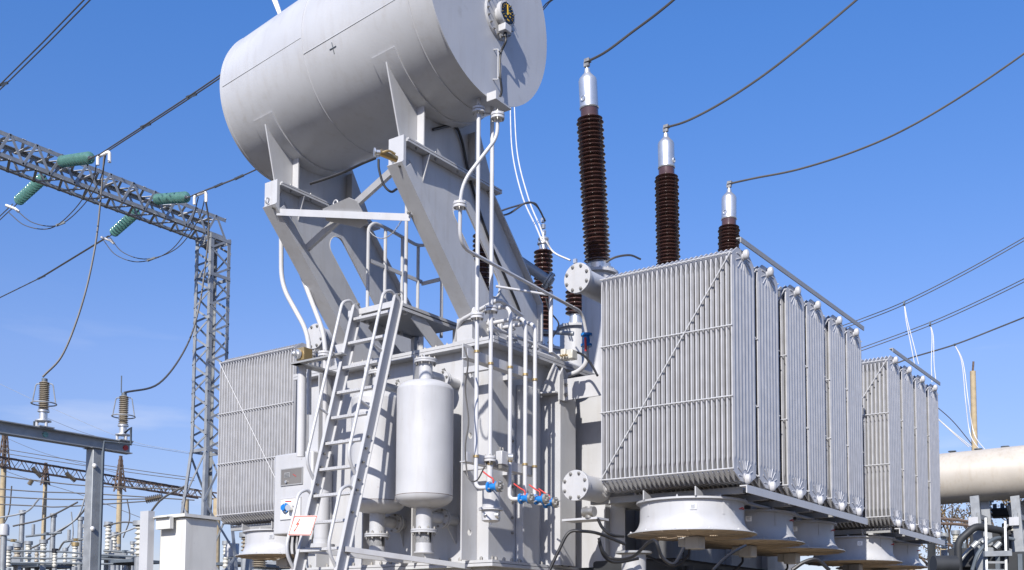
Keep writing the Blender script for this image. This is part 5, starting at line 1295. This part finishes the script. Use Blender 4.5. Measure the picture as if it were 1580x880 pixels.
column(1523, 772, 812, 27.5, .14, 'porw', 'white ribbed insulator under the cream tank'); column(1568, 790, 825, 27, .13, 'porw', 'white ribbed insulator at the right edge under the cream tank')
column(1457, 826, 850, 30, .10, 'porw', 'short white insulator left of the dark old transformer'); column(1475, 822, 845, 30, .10, 'porw', 'short white insulator beside the dark old transformer')
t = thing('small_ladder', 'small white ladder on the dark old transformer', 'ladder', at(1535, 880, D=25))
for px_ in (1521, 1551):
    MB().beam(at(px_, 800 if px_ == 1521 else 805, D=25.3), at(px_+2, 900, D=24.8), .05, .09).build('stile', 'galv', t)
for py_ in (855, 868, 880): MB().beam(at(1521, py_, D=25), at(1552, py_, D=25), .05, .05).build('rung', 'galv', t)
MB().beam(at(1518, 855, D=24.9), at(1560, 854, D=24.9), .10, .12).build('top_step', 'galv', t)
pole(1501, 573, 42, .15, 'tall tan concrete pole with a short rod, behind the cream tank')
solo(MB().cyl(at(1501, 572, D=42), at(1502, 558, D=42), .04, 6), 'pole_rod', 'rust', 'short rod on top of the tall tan pole', 'rod')
pole(1437, 832, 30, .15, 'tan concrete pole between the far fan and the dark drum'); pole(1455, 846, 32, .13, 'second tan pole left of the dark drum'); pole(1404, 846, 36, .13, 'tan pole half behind the rearmost fan')
for k, pts in enumerate([((1445, 800, 33), (1480, 803, 33), (1500, 806, 33)), ((1445, 808, 33), (1475, 809, 33), (1500, 812, 33)), ((1380, 836, 33), (1440, 838, 33), (1470, 842, 33))]):
    wire(S(*pts), .05, 'busbar_tube', 'rust', ['upper', 'second', 'lowest'][k]+' brown busbar between the far radiators and the dark transformer', 'brown busbars on the right')
# tree with sparse dry foliage
def tree(x, y, hgt, label, seed, spread=1.0, base=.12, nleaf=9):
    rn = random.Random(seed); t = thing('bare_tree', label, 'tree', (x, y, 0), 'dry trees beyond the yard')
    wood = MB(); tips = []
    def grow(p, d, ln, r, dep):
        q = p+d*ln; mid = p.lerp(q, .5)+V((rn.uniform(-1, 1), rn.uniform(-1, 1), 0))*ln*.06
        wood.tube([p, mid, q], r, 5)
        if dep >= 2: tips.append((p, q))
        if dep == 5: return
        for k in range(rn.choice((2, 3, 3))):
            nd = (d+V((rn.uniform(-1, 1), rn.uniform(-1, 1), rn.uniform(-.3, .7)))*.75*spread).normalized(); grow(q, nd, ln*rn.uniform(.62, .82), r*.62, dep+1)
    grow(V((x, y, 0)), V((0, 0, 1)), hgt*.30, base, 0)
    wood.build('trunk', 'bark', t)
    lf = MB()
    for p, q in tips:
        for k in range(nleaf):
            c = p.lerp(q, rn.random())+V((rn.gauss(0, .10), rn.gauss(0, .10), rn.gauss(0, .10))); u = V((rn.uniform(-1, 1), rn.uniform(-1, 1), rn.uniform(-1, 1))).normalized(); w_ = u.cross(V((rn.random(), rn.random(), .3))).normalized(); s_ = rn.uniform(.025, .05)
            lf.add([c-u*s_, c+w_*s_*.6, c+u*s_, c-w_*s_*.6], [(0, 1, 2, 3)])
    lf.build('crown', 'leaf', t, kind='stuff')
q = at(1488, 900, D=38); tree(q.x, q.y, 8.0, 'sparse dry tree behind the legs of the cream tank', 3, 1.25, nleaf=14)
q = at(1550, 900, D=37); tree(q.x, q.y, 8.2, 'dry tree at the right edge under the cream tank', 8, 1.2, nleaf=14)
q = at(1280, 905, D=40); tree(q.x, q.y, 3.6, 'dry shrub seen below the far fans', 5, 1.3, nleaf=22)
q = at(1345, 905, D=42); tree(q.x, q.y, 3.4, 'dry shrub behind the pillar of the far fans', 12, 1.3, nleaf=22)
# pillars under far fans
for px_, l in ((1313, 'dark pillar under the first far fan'), (1357, 'dark pillar under the rearmost fan')):
    q = at(px_, 870, D=14.8 if px_ < 1330 else 15.8); pillar(q.x, q.y, l, .09, 2.58)

for i, (px, pt, pb_, D, r_) in enumerate(((12, 846, 878, 30, .10), (56, 846, 876, 38, .08), (100, 848, 876, 38, .08), (128, 846, 876, 36, .08), (204, 838, 864, 40, .08), (182, 842, 862, 42, .08), (228, 846, 868, 40, .08), (392, 852, 872, 36, .08), (424, 858, 878, 34, .09))):
    column(px, pt, pb_, D, r_, 'porb' if i % 2 else 'porw', ['tan', 'white'][i % 2 == 0]+' small insulator '+['at the far left foot of the yard', 'left of the middle grey tube', 'between the middle and right grey tubes', 'left of the steel post foot', 'left of the grey box, far back', 'right of the steel post, far back', 'touching the grey box edge, far back', 'under the left fan, far back', 'under the control cabinet, far back'][i])
for i, (px, py, D, w_) in enumerate(((18, 868, 32, .5), (70, 872, 34, .6), (122, 868, 36, .5), (178, 858, 34, .6), (212, 864, 30, .5), (365, 868, 32, .5), (415, 872, 30, .5))):
    p = at(px, py, D=D); t = thing('apparatus_base', ['dark steel apparatus base at the left edge of the yard', 'dark steel apparatus base under the middle grey tube', 'dark steel apparatus base left of the steel post', 'dark steel apparatus base right of the steel post', 'dark steel apparatus base beside the grey box', 'dark steel apparatus base right of the lattice tower', 'dark steel apparatus base under the left fan'][i], 'steel frame', (p.x, p.y, 0), 'apparatus bases in the yard')
    MB().box((p.x-w_, p.y-w_, p.z-.10), (p.x+w_, p.y+w_, p.z-.02)).build('top_frame', 'galvd', t)
    MB().beam((p.x-w_, p.y, p.z+.05), (p.x+w_, p.y, p.z+.05), .06, .10).build('rail', 'galv', t)
    for a_ in (-1, 1): MB().box((p.x+a_*w_*.8-.05, p.y-.05, .02), (p.x+a_*w_*.8+.05, p.y+.05, p.z-.101)).build('leg', 'galv', t)

for (y, z0, z1, l) in ((9.86, 2.6, 4.5, 'thin grey conduit running up the wall behind the jacking bracket'), (10.02, 2.5, 4.3, 'second thin grey conduit beside the radiator arm')):
    solo(MB().tube(path([(TX1+.06, y, z0), (TX1+.06, y, z1), (TX1+.2, y+.1, z1+.12)], .06), .012, 8), 'conduit', 'galv', l, 'conduit', 'conduits on the tank wall')
for i, (y, l) in enumerate(((8.80, 'white gate handle stub nearest the pipes'), (9.15, 'white gate handle stub in the middle of the cover edge'))):
    t = thing('cover_valve', l.replace('gate handle stub', 'small valve'), 'valve', (TX1-.12, y, ZC+.036), 'small valves on the cover edge')
    MB().cyl((TX1-.12, y, ZC+.037), (TX1-.12, y, ZC+.26), .026, 12).build('body', 'light', t)
    MB().cyl((TX1-.20, y, ZC+.20), (TX1-.04, y, ZC+.20), .030, 12).build('body', 'light', t)
    MB().ring((TX1-.12, y, ZC+.29), (0, 0, 1), .045, .007, 18, 6).build('handwheel', 'bolt', t)
solo(MB().tube([(TX1-.02, 8.75, ZC+.10), (TX1-.02, 9.5, ZC+.10), (TX1-.02, 10.4, ZC+.11)], .022, 10), 'edge_pipe', 'pipe', 'thicker pipe lying along the right edge of the cover behind the arching pipes', 'pipe')

rn = random.Random(5)
for i, (px, py, D, sx, sz, l) in enumerate(((1490, 858, 26.5, .35, .30, 'dark valve chest at the left end of the old transformer'), (1535, 832, 27.5, .55, .32, 'dark radiator header behind the small ladder'), (1572, 822, 27.2, .35, .40, 'dark equipment box at the right edge below the cream tank'), (1548, 790, 27.8, .30, .14, 'small dark relay box hanging under the cream tank'), (1510, 790, 28.0, .14, .18, 'small grey relay box beside the white insulator'))):
    p = at(px, py, D=D); t = thing('equipment_box', l, 'equipment box', (p.x, p.y, p.z-sz), 'boxes around the old transformer')
    m_ = 'galv' if i == 4 else 'dark'
    MB().box((p.x-sx, p.y-.25, p.z-sz), (p.x+sx, p.y+.25, p.z+sz*.6)).build('body', m_, t, bev=.03)
    for k in range(3): MB().cyl((p.x-sx*.6+k*sx*.6, p.y-.1, p.z+sz*.6), (p.x-sx*.6+k*sx*.6, p.y-.1, p.z+sz*.6+.12), .05, 10).build('gland', 'galvd', t)
    MB().box((p.x-sx*.5, p.y-.262, p.z-sz*.5), (p.x+sx*.4, p.y-.251, p.z+sz*.2)).build('door', m_, t)
for i, pts in enumerate((((1478, 870, 26), (1500, 845, 26), (1530, 842, 26), (1560, 850, 26)), ((1500, 880, 25.5), (1512, 850, 25.5), (1540, 830, 25.8), (1580, 836, 26)), ((1555, 780, 27), (1560, 800, 27), (1545, 822, 27)), ((1470, 850, 27), (1462, 870, 27), (1470, 900, 27)))):
    solo(MB().tube(S(*pts), .045, 8), 'pipe_run', 'galvd' if i % 2 else 'galv', ['grey pipe crossing low over the old transformer', 'dark pipe climbing right over the old transformer', 'grey cable dropping from under the cream tank', 'dark pipe at the left end of the old transformer'][i], 'pipe', 'pipes of the old transformer')
